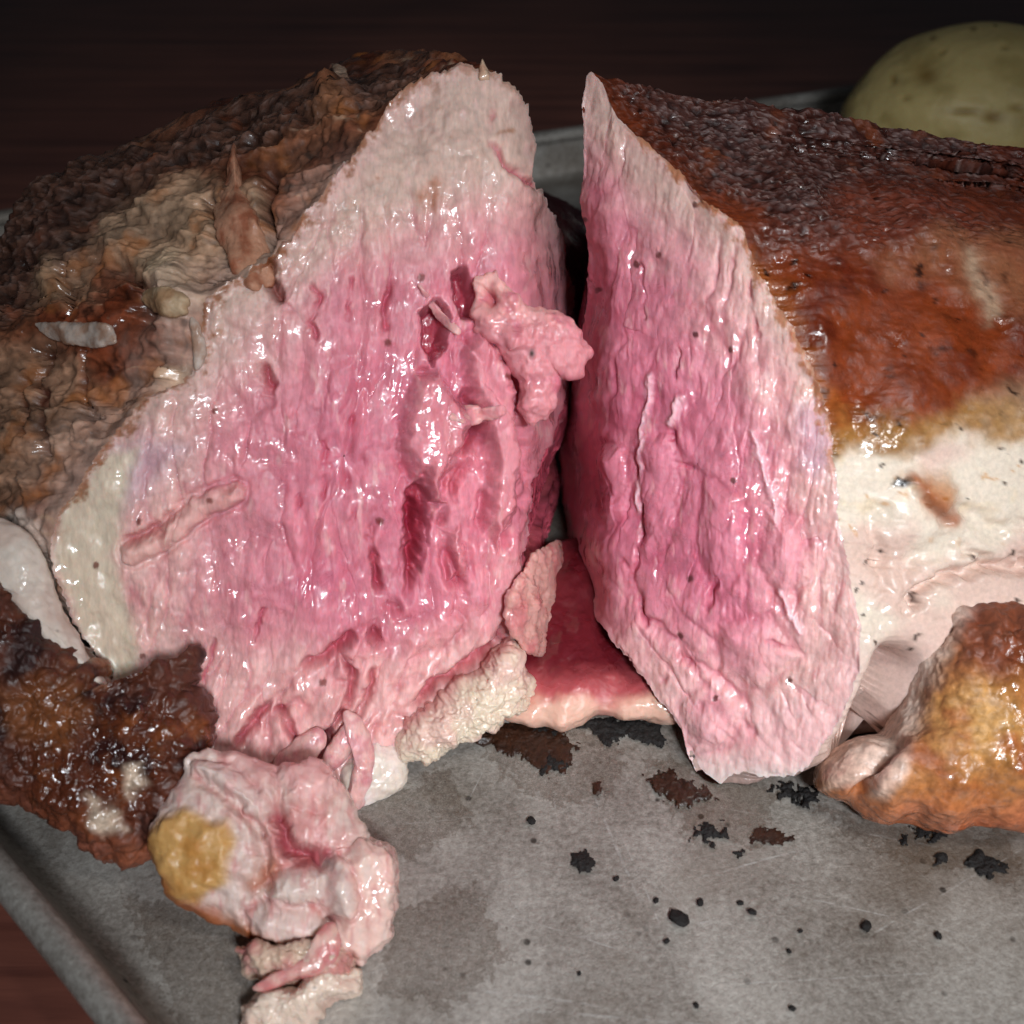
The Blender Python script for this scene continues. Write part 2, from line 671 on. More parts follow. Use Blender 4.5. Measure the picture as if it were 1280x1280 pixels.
def tube(name, pts, surf, nrm, parent, mat, colfn, seed=0, nu=28, ns=70, lift=0.5, flat=0.8, rgh=0.3, zmin=0.0006):
    """a strand: pts (px, py, radius px [, extra lift m]) lying on surf"""
    P = catmull([(p[0], p[1], p[2], p[3] if len(p) > 3 else 0.0) for p in pts], ns, closed=False)
    s = np.linspace(0, 1, ns)
    cap = np.sqrt(np.clip(1 - (np.abs(s - 0.5) * 2) ** 10, 0.002, 1))
    ctr = surf(P[:, :2])
    scale = np.linalg.norm(ctr - CAM, axis=1) / F
    rad = P[:, 2] * scale * cap
    ctr = ctr + nrm * (rad * lift + P[:, 3])[:, None]
    tan = unit(np.gradient(ctr, axis=0))
    side = unit(np.cross(tan, nrm))
    up = unit(np.cross(side, tan))
    th = np.linspace(0, 2 * np.pi, nu, endpoint=False)
    G = ctr[:, None] + rad[:, None, None] * (np.cos(th)[None, :, None] * side[:, None] + flat * np.sin(th)[None, :, None] * up[:, None])
    dirn = unit(G - ctr[:, None])
    G = G + dirn * (fbm(G, 260, 3, seed) * 0.32 * rad[:, None])[..., None]
    G[..., 2] = np.maximum(G[..., 2], zmin)
    px = project(G)
    C = colfn(px, G)
    return make_mesh(name, G.reshape(-1, 3), grid_quads(ns, nu), mat, parent, C.reshape(-1, 3), np.full(C.shape[:-1], rgh))


def ribbon_mesh(name, pts, surf, nrm, T, parent, mat, colfn, seed, rgh, rag=2.0, nu=20, ns=90):
    """a flat tapering shred following a line, with uneven width, thickness and curl"""
    P = catmull([(p[0], p[1], p[2]) for p in pts], ns, closed=False)
    s_ = np.linspace(0, 1, ns)
    cap = np.sqrt(np.clip(1 - (np.abs(s_ - 0.5) * 2) ** 6, 0.003, 1))
    t = unit(np.gradient(P[:, :2], axis=0))
    nn = np.stack([-t[:, 1], t[:, 0]], -1)
    th = np.linspace(0, 2 * np.pi, nu, endpoint=False)
    wob = 1 + 0.35 * fbm(P[:, :2], 0.07, 3, seed + 2.5)
    wl = P[:, 2] * cap * wob
    ctr = P[:, :2] + nn * (fbm(P[:, :2], 0.05, 2, seed + 7.5) * rag * 2)[:, None]
    px = ctr[:, None] + nn[:, None] * (wl[:, None] * np.cos(th)[None])[..., None]
    base = surf(px)
    h = T * np.sign(np.sin(th)) * np.abs(np.sin(th)) ** 0.7
    G = base + nrm * (h[None] * cap[:, None] * (0.6 + 0.6 * wob[:, None]))[..., None]
    G = G + nrm * (fbm(G, 140, 3, seed) * T * 0.6)[..., None]
    G[..., 2] = np.maximum(G[..., 2], 0.0006)
    C = colfn(px, G)
    return make_mesh(name, G.reshape(-1, 3), grid_quads(ns, nu), mat, parent, C.reshape(-1, 3), np.full(C.shape[:-1], rgh))


def speck(C, px, G, amt=0.5, rgb=(60, 25, 12), sc=0.06, seed=3, th=0.13):
    f1, f2, idd = worley2(px, sc, seed)
    k = th * (0.35 + 1.3 * np.abs(idd - 0.8) * 5)
    m = sst(k, k * 0.5, f1 + 0.05 * fbm(px, 0.2, 2, seed)) * (idd > 0.92)
    return mixc(C, rgb, m * amt)


# ------------------------------------------------------------------ left half
NU, NF, NCR = 1200, 220, 190
nL = unit([0.16, -0.84, 0.52])
P0L = at_z(560, 948, 0.0)
OUT_L = [(560, 86), (605, 84), (640, 104), (657, 140), (668, 176), (666, 222), (690, 262), (700, 300), (714, 350), (720, 405),
         (716, 470), (694, 540), (668, 600), (660, 660), (652, 704), (640, 762), (650, 815), (640, 865), (600, 905), (540, 940),
         (505, 950), (490, 990), (440, 1012), (420, 1060), (370, 1092), (315, 1085), (262, 1040), (225, 990), (215, 930), (190, 880), (150, 858),
         (112, 806), (76, 745), (64, 690), (78, 636), (118, 578), (176, 502), (228, 474), (252, 430), (256, 374), (300, 345),
         (345, 312), (388, 262), (420, 218), (468, 158), (505, 112)]
CEN_L = np.array([430.0, 570.0])


def surf_L(p):
    P = on_plane(p, P0L, nL)
    x, y = p[..., 0], p[..., 1]
    # the right side of the cut turns away into the gap, the rim rolls back a little, the foot flares forward
    g = -0.085 * sst(615, 735, x) ** 2 * sst(1000, 760, y)
    g = g + 0.006 * np.exp(-(((x - 430) / 210) ** 2 + ((y - 600) / 280) ** 2))
    g = g - 0.006 * sst(220, 60, y) + 0.004 * sst(820, 1000, y)
    d = rays(p)
    return P + d * (g / (d @ nL))[..., None]


def fibres(p, ang, sx, sy, seed, warp=14):
    """bundle field: stretched cells -> (gap 0..1, id, dome)"""
    w = np.stack([fbm(p, 0.012, 3, seed + 0.1), fbm(p, 0.012, 3, seed + 4.2)], -1) * warp
    w = w + np.stack([fbm(p, 0.05, 2, seed + 8), fbm(p, 0.05, 2, seed + 9)], -1) * warp * 0.3
    q = p + w
    a = np.deg2rad(ang)
    u = q[..., 0] * np.cos(a) + q[..., 1] * np.sin(a)
    v = -q[..., 0] * np.sin(a) + q[..., 1] * np.cos(a)
    f1, f2, idd = worley2(np.stack([u / sx, v / sy], -1), 1.0, int(seed))
    return sst(0.30, 0.0, f2 - f1) * sst(0.35, 0.75, idd + 0.5 * fbm(p, 0.02, 2, seed + 5)), idd, sst(0.0, 0.75, f2 - f1)


WORM = [(166, 690), (190, 682), (215, 664), (250, 634), (292, 616)]
CRACKS_L = [  # polyline, half width px, depth m
    ([(330, 462), (346, 498), (308, 524), (296, 580), (300, 606), (262, 616), (235, 626), (202, 662), (165, 676)], 6, .0035),
    ([(522, 592), (518, 650), (512, 705), (502, 745), (492, 778), (470, 800)], 9, .0080),
    ([(468, 640), (467, 700), (474, 735)], 5, .0045),
    ([(484, 762), (432, 802), (367, 843), (332, 884), (300, 925)], 6, .0045),
    ([(640, 788), (590, 829), (550, 853), (500, 893), (470, 910)], 7, .0060),
    ([(604, 520), (582, 570), (566, 612), (556, 650)], 7, .0050),
    ([(640, 430), (640, 500), (652, 560)], 6, .0045),
    ([(372, 620), (375, 690)], 3, .002), ([(404, 550), (406, 640)], 3, .002), ([(440, 520), (434, 610)], 4, .003),
    ([(392, 358), (400, 372), (388, 404), (396, 420)], 4, .003), ([(490, 352), (480, 382), (482, 410)], 4, .003),
    ([(440, 350), (436, 400)], 3, .002), ([(560, 690), (582, 740)], 4, .003), ([(452, 560), (446, 620), (440, 650)], 4, .003),
    ([(420, 800), (440, 840), (436, 880), (400, 930)], 5, .004), ([(470, 820), (462, 870), (440, 905)], 5, .004),
    ([(350, 890), (372, 930), (380, 975), (360, 1010)], 6, .005), ([(398, 930), (384, 1000), (372, 1060)], 9, .007),
    ([(620, 130), (612, 175), (640, 215), (664, 232)], 4, .0022), ([(540, 640), (530, 700)], 3, .002),
    ([(330, 760), (318, 800)], 3, .002), ([(270, 800), (255, 850)], 3, .002),
]
HOLES_L = [([(526, 392), (546, 372), (562, 398), (556, 432), (540, 458), (530, 432)], .010),
           ([(566, 340), (582, 334), (596, 366), (594, 400), (578, 398), (568, 370)], .009),
           ([(508, 612), (524, 600), (540, 640), (530, 700), (510, 745), (504, 690)], .004),
           ([(380, 985), (392, 1000), (400, 1040), (376, 1030)], .006)]
CHUNKS_L = [([(500, 520), (518, 470), (546, 464), (574, 500), (592, 524), (574, 562), (548, 600), (556, 628), (536, 626), (516, 592), (496, 560)], .0060),
            ([(574, 440), (596, 412), (622, 432), (640, 480), (646, 560), (640, 640), (620, 690), (604, 650), (610, 570), (596, 512), (580, 480)], .0055),
            ([(556, 660), (572, 655), (584, 690), (580, 722), (562, 724)], .0040),
            ([(430, 800), (458, 786), (462, 820), (436, 850), (414, 856)], .0032),
            ([(398, 872), (440, 850), (448, 890), (420, 920), (390, 910)], .0032),
            ([(500, 790), (560, 750), (580, 780), (520, 840), (480, 860)], .0025),
            ([(340, 900), (372, 880), (394, 920), (372, 960), (340, 950)], .003)]


def face_colour(p, pale, pink, deep, centre_m, cream_m, seed):
    n = fbm(p, 0.01, 4, seed)
    n2 = fbm(p, 0.045, 3, seed + 2)
    C = np.zeros(p.shape[:-1] + (3,)) + lin(pale)
    C = mixc(C, pink, sst(0.02, 0.75, centre_m + n * 0.30 + n2 * 0.10))
    C = mixc(C, deep, sst(0.55, 1.35, centre_m + n * 0.6) * 0.8)
    C = mixc(C, (204, 176, 160), cream_m)
    q = p * np.array([1.0, 0.25])
    C = C * (1 + 0.12 * fbm(q, 0.22, 3, seed + 6) + 0.10 * fbm(p, 0.16, 2, seed + 7))[..., None]
    C = mixc(C, (232, 190, 184), sst(0.22, 0.5, fbm(q, 0.10, 3, seed + 8)) * 0.40)
    C = mixc(C, (184, 76, 96), sst(0.28, 0.55, fbm(q, 0.08, 3, seed + 9)) * 0.35 * (1 - cream_m))
    return C


def half_mesh(root, OUT, CEN, surf, nrm, facefn, sweepfn, L, crustfn, bulge, rag=4.0, seed=0, endc=None, tpow=1.35):
    O = catmull(OUT, NU)
    d = unit(O - CEN)
    dO = d * (fbm(O, 0.03, 4, seed + 0.5)[:, None] * rag * 2.0 + fbm(O, 0.16, 2, seed + 3)[:, None] * rag * 0.8)
    Os = catmull(OUT, NU)
    # ---- cut face
    r = np.linspace(0, 1, NF) ** 0.72
    r[0] = 0.003
    px = CEN + (O - CEN)[None] * r[:, None, None] + dO[None] * (r ** 12)[:, None, None]
    O = O + dO
    B = surf(px)
    nn = grid_normals(B)
    if (nn[NF // 2] @ nrm).mean() < 0:
        nn = -nn
    dist = np.linalg.norm(O - CEN, axis=1)[None] * (1 - r[:, None])      # px from the rim, about
    dsp, C, rg = facefn(px, B, dist)
    fade = sst(0, 7, dist)
    G = B + nn * (dsp * fade)[..., None]
    G[..., 2] = np.maximum(G[..., 2], 0.0006)
    make_mesh("cut_face", G.reshape(-1, 3), grid_quads(NF, NU)[:, ::-1], M_PINK, root, C.reshape(-1, 3), rg.ravel())
    # ---- crust
    t = np.linspace(0, 1, NCR) ** tpow
    Ow = B[-1]
    S = sweepfn(O, Ow)                                  # (NU,3) unit-ish direction times length weight
    cw = Ow.mean(0)
    outw = unit((Ow - cw) - ((Ow - cw) @ nrm)[:, None] * nrm)
    Ws = surf(Os)
    ker = np.exp(-np.linspace(-2.5, 2.5, 61) ** 2)
    ker /= ker.sum()
    Ws = np.stack([np.convolve(np.r_[Ws[-30:, k], Ws[:, k], Ws[:30, k]], ker, 'valid') for k in range(3)], -1)
    Pb = (Ws[None] + (Ow - Ws)[None] * np.exp(-t / 0.035)[:, None, None]) + S[None] * (L * t)[:, None, None]
    Pb = Pb + outw[None] * (bulge(O)[None] * np.sin(np.pi * np.clip(t, 0, 1))[:, None] ** 0.8)[..., None]
    cpath = cw + S.mean(0) * (L * t)[:, None]
    shr = np.sqrt(np.clip(1 - np.clip((t - 0.62) / 0.38, 0, 1) ** 2, 0.0004, 1))
    Pb = cpath[:, None] + (Pb - cpath[:, None]) * shr[:, None, None]
    Pb[..., 2] = np.maximum(Pb[..., 2], 0.0006)
    nn = grid_normals(Pb)
    mid = Pb - cpath[:, None]
    sg = np.sign((nn * mid).sum(-1))
    if np.median(sg) < 0:
        nn = -nn
    px = project(Pb)
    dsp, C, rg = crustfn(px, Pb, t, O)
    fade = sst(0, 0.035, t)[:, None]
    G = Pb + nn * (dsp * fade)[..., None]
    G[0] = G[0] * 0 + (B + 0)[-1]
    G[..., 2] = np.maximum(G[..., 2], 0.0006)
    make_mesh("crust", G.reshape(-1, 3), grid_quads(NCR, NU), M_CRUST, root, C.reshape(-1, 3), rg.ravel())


def faceL(p, B, dist):
    wp = p + np.stack([fbm(p, 0.03, 3, 21), fbm(p, 0.03, 3, 22)], -1) * 9
    x, y = p[..., 0], p[..., 1]
    # rim masks
    core = [(330, 520), (400, 430), (500, 370), (590, 330), (690, 370), (712, 450), (690, 560), (660, 660), (590, 740), (500, 790),
            (400, 800), (330, 770), (296, 700), (300, 600)]
    cm = sst(170, -110, sdpoly(wp, core))
    cream = [(380, 290), (470, 150), (560, 70), (660, 90), (690, 190), (676, 236), (620, 240), (560, 252), (470, 292), (380, 340), (300, 420),
             (256, 480), (170, 540), (120, 560), (150, 500), (240, 440), (250, 360)]
    cr = sst(30, -45, sdpoly(wp, cream))
    fat = [(60, 690), (84, 620), (130, 572), (176, 560), (160, 620), (146, 700), (164, 770), (176, 820), (156, 866), (110, 810)]
    ft = sst(10, -12, sdpoly(wp, fat))
    memb = [(235, 940), (300, 950), (330, 985), (370, 1005), (420, 1030), (400, 1110), (300, 1110), (220, 1010)]
    mb = sst(14, -14, sdpoly(wp, memb))
    C = face_colour(p, (226, 180, 172), (212, 132, 144), (196, 104, 126), cm, cr * 0.8, 1)
    C = mixc(C, (228, 176, 172), sst(780, 900, y + fbm(p, 0.02, 3, 31) * 60) * 0.8)
    # purple-grey sinew and tan flecks
    C = mixc(C, (196, 168, 178), inpoly(wp, [(130, 580), (180, 545), (230, 560), (190, 610), (150, 640)], 22) * 0.7)
    C = mixc(C, (220, 200, 178), ft)
    C = mixc(C, (214, 190, 186), mb * 0.85)
    C = mixc(C, (172, 110, 70), sst(0.30, 0.6, fbm(p, 0.035, 4, 44)) * cr * 0.75)
    # displacement
    ang = -6 + 26 * sst(700, 900, y) + 10 * sst(450, 250, x)
    g1, i1, d1 = fibres(p, 4, 34, 120, 3)
    g2, i2, d2 = fibres(p, 24, 30, 90, 7)
    lo = sst(730, 840, y + fbm(p, .02, 2, 61) * 40)
    g = g1 * (1 - lo) + g2 * lo
    idd = i1 * (1 - lo) + i2 * lo
    dome = d1 * (1 - lo) + d2 * lo
    amt = (0.35 + 0.65 * sst(0.0, 0.5, fbm(p, 0.011, 2, 63) + 0.25)) * sst(0, 60, dist) * (1 - ft) * (1 - mb * .8)
    amt = amt * (1 - 0.75 * sst(300, 200, y))
    dsp = dome * (0.3 + 0.9 * idd) * 0.0012 * amt - g * 0.0006 * amt
    gs, ids, ds = fibres(p, 2, 11, 30, 12, 8)
    dsp = dsp + ds * (0.3 + ids) * 0.00018 * (1 - ft * .8) * (1 - cr)
    # grain of crumbly rim
    f1, f2, ig = worley2(wp, 1 / 11.0, 5)
    rimm = np.clip(1.0 - cm * 1.3, 0, 1) * (1 - ft * 0.9) * (1 - mb * 0.7)
    dsp = dsp + ((1 - f1) * 0.00035 + (ig - 0.5) * 0.0001) * rimm
    dsp = dsp + fbm(p, 0.013, 3, 71) * 0.0030 + fbm(p, 0.05, 3, 72) * 0.0005
    C = mixc(C, (176, 70, 92), g * amt * 0.40)
    C = C * (0.90 + 0.22 * idd * amt + (1 - amt) * 0.1)[..., None]
    C = C * (1 - 0.12 * rimm * sst(0.4, 0.9, f1))[..., None]
    wq = p + np.stack([fbm(p, 0.05, 3, 23), fbm(p, 0.05, 3, 24)], -1) * 7
    for poly, h in CHUNKS_L:
        s = sdpoly(wq, poly)
        k = sst(4, -26, s) if h < 0.0038 else sst(3, -14, s)
        dsp = dsp + h * k
        rim = np.exp(-((s - 5) / 6) ** 2) * sst(-0.2, 0.3, fbm(p, 0.02, 2, 85))
        dsp = dsp - (0.0016 if h < 0.0038 else 0.0030) * rim
        C = mixc(C, (180, 64, 88), rim * 0.40)
        C = mixc(C, (222, 148, 152), k * 0.45)
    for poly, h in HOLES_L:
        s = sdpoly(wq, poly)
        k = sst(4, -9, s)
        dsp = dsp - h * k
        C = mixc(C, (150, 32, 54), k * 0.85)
    for pts, w, h in CRACKS_L:
        dd = dline(wq, pts) / (w * (1.0 + 0.5 * fbm(p, 0.06, 2, 81)))
        k = np.exp(-dd ** 2)
        k = k * sst(-0.35, 0.3, fbm(p, 0.025, 2, 82 + w))
        dsp = dsp - h * k * (1.0 if w > 4.5 else 0.7)
        C = mixc(C, (170, 40, 66) if w > 4.5 else (186, 66, 90), k * 0.75)
    dw = dline(wq, WORM)
    kw = np.sqrt(np.clip(1 - (dw / 15) ** 2, 0, 1))
    dsp = dsp + 0.0024 * kw - .001 * np.exp(-((dw - 18) / 4) ** 2)
    C = mixc(C, (230, 176, 164), kw * 0.6)
    # slit of the torn corner
    ds_ = dline(wq, [(334, 250), (330, 300), (338, 345), (346, 372)])
    k = np.exp(-(ds_ / 7) ** 2)
    dsp = dsp - 0.006 * k
    C = mixc(C, (120, 40, 30), k * 0.9)
    C = speck(C, p, None, 0.8, (110, 40, 26), 0.018, 5, 0.075)
    # brown fleck cluster in the pale top
    C = mixc(C, (168, 98, 60), np.exp(-(dline(wq, [(528, 248), (545, 232), (540, 256)]) / 9) ** 2) * 0.7)
    eb = sst(20, 0, dist + fbm(p, 0.05, 4, 95, 0.65) * 46) * (sst(560, 480, x) * sst(700, 620, y) + sst(140, 100, y) * 0.6)
    C = mixc(C, (150, 92, 54), np.clip(eb, 0, 1) * 0.85)
    rg = 0.30 - 0.12 * ft + 0.20 * cr * sst(330, 180, y) + 0.10 * fbm(p, 0.02, 3, 91)
    return dsp, C, rg


def sweepL(O, Ow):
    x, y = O[:, 0:1], O[:, 1:2]
    left = unit(np.array([-0.92, 0.28, -0.30]))
    back = np.concatenate([-0.30 + 0.50 * sst(270, 400, y), 1 + 0 * y, -0.16 + 0 * y], 1)
    w = sst(520, 660, x)
    S = left * (1 - w) + back * w * 0.8
    low = sst(640, 760, y) * (1 - w)
    S = S * (1 - low) + unit(np.array([-0.60, 0.80, 0.0])) * low
    return S


def stringy(P, s, seed):
    w = np.stack([fbm(P, s * 0.35, 2, seed + k) for k in (1.1, 2.2, 3.3)], -1) * (0.6 / s)
    return ridge(P + w, s, 2, seed)


def crustL(p, P, t, O):
    wp = p + np.stack([fbm(p, 0.02, 4, 121), fbm(p, 0.02, 4, 122)], -1) * 22 + np.stack([fbm(P, 300, 3, 123), fbm(P, 300, 3, 124)], -1) * 9
    x, y = p[..., 0], p[..., 1]
    n = fbm(P, 60, 4, 125)
    st = stringy(P, 210, 7)
    C = np.zeros(p.shape[:-1] + (3,)) + lin((132, 82, 58))
    C = mixc(C, (92, 40, 24), sst(-0.1, 0.4, n))
    tan_ = [(140, 250), (200, 220), (262, 222), (330, 238), (330, 330), (262, 350), (238, 400), (196, 372), (160, 340), (110, 380), (30, 372), (60, 330)]
    C = mixc(C, (184, 148, 120), sst(26, -26, sdpoly(wp, tan_) + 30 * fbm(P, 90, 3, 152)) * 0.85)
    low = [(-60, 430), (60, 430), (110, 470), (130, 510), (80, 570), (20, 620), (-60, 640)]
    C = mixc(C, (172, 132, 106), sst(26, -26, sdpoly(wp, low) + 30 * fbm(P, 90, 3, 153)) * 0.8)
    red = [(20, 370), (100, 370), (130, 300), (160, 340), (196, 372), (250, 400), (262, 440), (250, 480), (190, 500), (130, 470), (50, 430)]
    C = mixc(C, (124, 58, 34), sst(30, -26, sdpoly(wp, red) + 30 * fbm(P, 90, 3, 154)) * 0.8)
    C = mixc(C, (160, 92, 44), np.exp(-(dline(wp, [(20, 628), (62, 600), (100, 545), (150, 505), (190, 490)]) / 13) ** 2) * 0.8)
    C = mixc(C, (128, 62, 30), sst(8, -8, sdpoly(wp, [(352, 222), (392, 182), (424, 196), (404, 262), (352, 312), (336, 290)])))
    dark = [(-80, 200), (180, 160), (420, 80), (560, 70), (500, 116), (440, 132), (300, 190), (190, 214), (120, 280), (100, 330), (20, 380), (-80, 430)]
    dk = sst(16, -16, sdpoly(wp, dark))
    C = mixc(C, (86, 60, 50), dk * 0.85)
    C = mixc(C, (44, 28, 24), dk * sst(0.42, 0.2, st) * 0.7)
    C = mixc(C, (150, 122, 112), dk * sst(0.72, 0.9, st) * 0.5)
    C = mixc(C, (140, 74, 46), dk * sst(0.15, 0.45, fbm(P, 90, 3, 77)) * 0.6)
    pal = sst(0.35, 0.6, fbm(P, 110, 4, 131)) * (1 - dk)
    C = mixc(C, (206, 178, 152), pal * 0.7)
    C = mixc(C, (216, 196, 182), sst(10, -8, sdpoly(wp, [(-60, 640), (20, 640), (66, 690), (90, 770), (140, 860), (60, 800), (0, 720), (-60, 700)])))
    C = mixc(C, (40, 18, 12), sst(0.1, 0.04, worley2(wp, 0.016, 9)[0]) * 0.8)
    dsp = fbm(P, 34, 3, 133) * 0.0040 - 0.001 + n * 0.0020 + (st - 0.5) * 0.0013 * (0.35 + dk)
    q = P * np.array([1.0, 1.0, 0.6]) + np.stack([fbm(P, 50, 3, 141), fbm(P, 50, 3, 142), fbm(P, 50, 3, 143)], -1) * 0.012
    fl = np.floor(fbm(q, 48, 3, 144) * 5 + fbm(P, 400, 2, 145) * 0.25)
    flk = fbm(q, 48, 3, 144) * 5 + fbm(P, 400, 2, 145) * 0.25
    dsp = dsp + fbm(P, 260, 3, 134) * 0.0007 + (np.floor(flk) + sst(0.6, 1.0, flk - np.floor(flk))) * 0.0008
    C = C * (1 - 0.45 * sst(0.55, 0.72, flk - fl) * sst(1.0, 0.8, flk - fl))[..., None]
    for pts, w, h in (([(150, 330), (180, 360), (190, 410)], 9, .003), ([(86, 340), (82, 372), (66, 400)], 5, .0025),
                      ([(100, 440), (106, 500), (112, 520)], 5, .0025), ([(40, 440), (52, 500), (44, 560)], 6, .0025),
                      ([(266, 250), (272, 300)], 7, .004), ([(30, 470), (26, 540)], 4, .002), ([(330, 200), (332, 260), (334, 320)], 8, .006)):
        k = np.exp(-(dline(wp, pts) / w) ** 2)
        dsp = dsp - h * k
        C = mixc(C, (70, 26, 16), k * 0.8)
    # torn knobs on the rim
    for (cx, cy, r_, h, c) in ((210, 340, 26, .003, (190, 164, 136)), (226, 372, 22, .002, (190, 164, 134)), (240, 280, 24, .004, (196, 160, 130)),
                               (200, 262, 24, .003, (190, 156, 128)), (220, 470, 20, .003, (216, 180, 140)), (60, 355, 20, .002, (176, 140, 110)),
                               (150, 300, 30, .003, (178, 146, 120)), (415, 130, 24, .004, (150, 100, 70))):
        k = np.exp(-(((wp[..., 0] - cx) ** 2 + (wp[..., 1] - cy) ** 2) / r_ ** 2) ** 1.5)
        dsp = dsp + h * k
        C = mixc(C, c, k * 0.75)
    gap = (sst(610, 660, O[:, 0]) * sst(225, 275, O[:, 1]))[None] * np.ones_like(x)
    C = mixc(C, (176, 74, 92), gap * sst(260, 400, O[:, 1])[None])
    dsp = dsp * (1 - 0.6 * gap)
    C = C * (1 + 0.35 * fbm(P, 700, 2, 147) + 0.25 * fbm(P, 300, 2, 148))[..., None]
    U = np.arange(NU)[None] * 2.4 + 0 * x
    Tq = t[:, None] * 850 + 0 * x
    q2 = np.stack([U, Tq * 0.40], -1)
    q2 = q2 + np.stack([fbm(P, 45, 3, 155), fbm(P, 45, 3, 156)], -1) * 34
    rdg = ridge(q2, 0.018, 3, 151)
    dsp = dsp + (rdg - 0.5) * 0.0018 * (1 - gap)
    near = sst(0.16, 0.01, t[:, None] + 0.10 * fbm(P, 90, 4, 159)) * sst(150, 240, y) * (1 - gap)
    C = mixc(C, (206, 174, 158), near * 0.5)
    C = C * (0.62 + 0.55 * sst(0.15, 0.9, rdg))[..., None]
    C = mixc(C, (196, 160, 132), sst(0.86, 0.98, rdg) * (1 - dk * 0.7) * (1 - gap) * 0.6)
    C = mixc(C, (176, 104, 50), sst(0.1, 0.45, fbm(P, 85, 4, 157)) * (1 - dk) * (1 - gap) * 0.55)
    C = mixc(C, (40, 18, 12), sst(0.25, 0.5, fbm(P, 190, 3, 158)) * (1 - gap) * 0.55)
    rg = 0.25 + 0.06 * dk + 0.12 * fbm(P, 80, 2, 137)
    return dsp, C, rg


def bulgeL(O):
    return 0.006 * sst(900, 500, O[:, 1]) * sst(200, 420, O[:, 1]) * sst(640, 480, O[:, 0])


left = thing("roast_half", "half of a pink roast with torn cut face and charred flap beside the pan rim", "roast meat",
             tuple(at_z(420, 880, 0)), "halves of the cut roast")
half_mesh(left, OUT_L, CEN_L, surf_L, nL, faceL, sweepL, 0.17, crustL, bulgeL, 6.5, 1)

# ------------------------------------------------------------------ right half
nR = unit([-0.50, -0.68, 0.46])
P0R = at_z(905, 982, 0.0)
OUT_R = [(735, 92), (752, 104), (774, 148), (828, 196), (880, 246), (928, 288), (946, 340), (984, 400), (1010, 450), (1034, 520), (1044, 580),
         (1050, 650), (1066, 740), (1076, 800), (1070, 850), (1046, 905), (1002, 965), (962, 972), (920, 966), (886, 986), (862, 950), (848, 905),
         (794, 836), (748, 778), (718, 712), (704, 640), (700, 560), (714, 480), (728, 400), (736, 330), (728, 250), (730, 180), (728, 130)]
CEN_R = np.array([870.0, 580.0])


def surf_R(p):
    P = on_plane(p, P0R, nR)
    x, y = p[..., 0], p[..., 1]
    g = 0.006 * np.exp(-(((x - 890) / 120) ** 2 + ((y - 600) / 260) ** 2))
    g = g - 0.065 * sst(785, 690, x) ** 2 * sst(150, 420, y)
    d = rays(p)
    return P + d * (g / (d @ nR))[..., None]


CRACKS_R = [([(790, 560), (800, 640), (790, 720), (812, 780)], 4, .0030), ([(840, 540), (846, 575), (872, 590)], 4, .003),
            ([(884, 760), (900, 720), (896, 700)], 4, .003), ([(960, 800), (990, 810)], 3, .002), ([(830, 850), (850, 820), (880, 838)], 5, .003),
            ([(880, 880), (920, 890), (940, 915)], 5, .003), ([(800, 330), (806, 400)], 3, .002), ([(850, 420), (846, 470)], 3, .002),
            ([(780, 700), (800, 760), (850, 800)], 4, .002), ([(935, 350), (948, 420)], 3, .002)]
CHUNKS_R = [([(800, 560), (836, 540), (850, 580), (842, 660), (808, 700), (796, 640)], .0022),
            ([(880, 600), (930, 620), (930, 700), (900, 740), (870, 690)], .0020),
            ([(960, 640), (1000, 650), (1010, 720), (980, 760), (950, 700)], .0025),
            ([(900, 780), (960, 770), (1000, 820), (950, 860), (900, 840)], .0025),
            ([(850, 880), (890, 850), (930, 880), (910, 930), (870, 940)], .0028),
            ([(740, 560), (776, 560), (782, 640), (756, 660)], .002)]


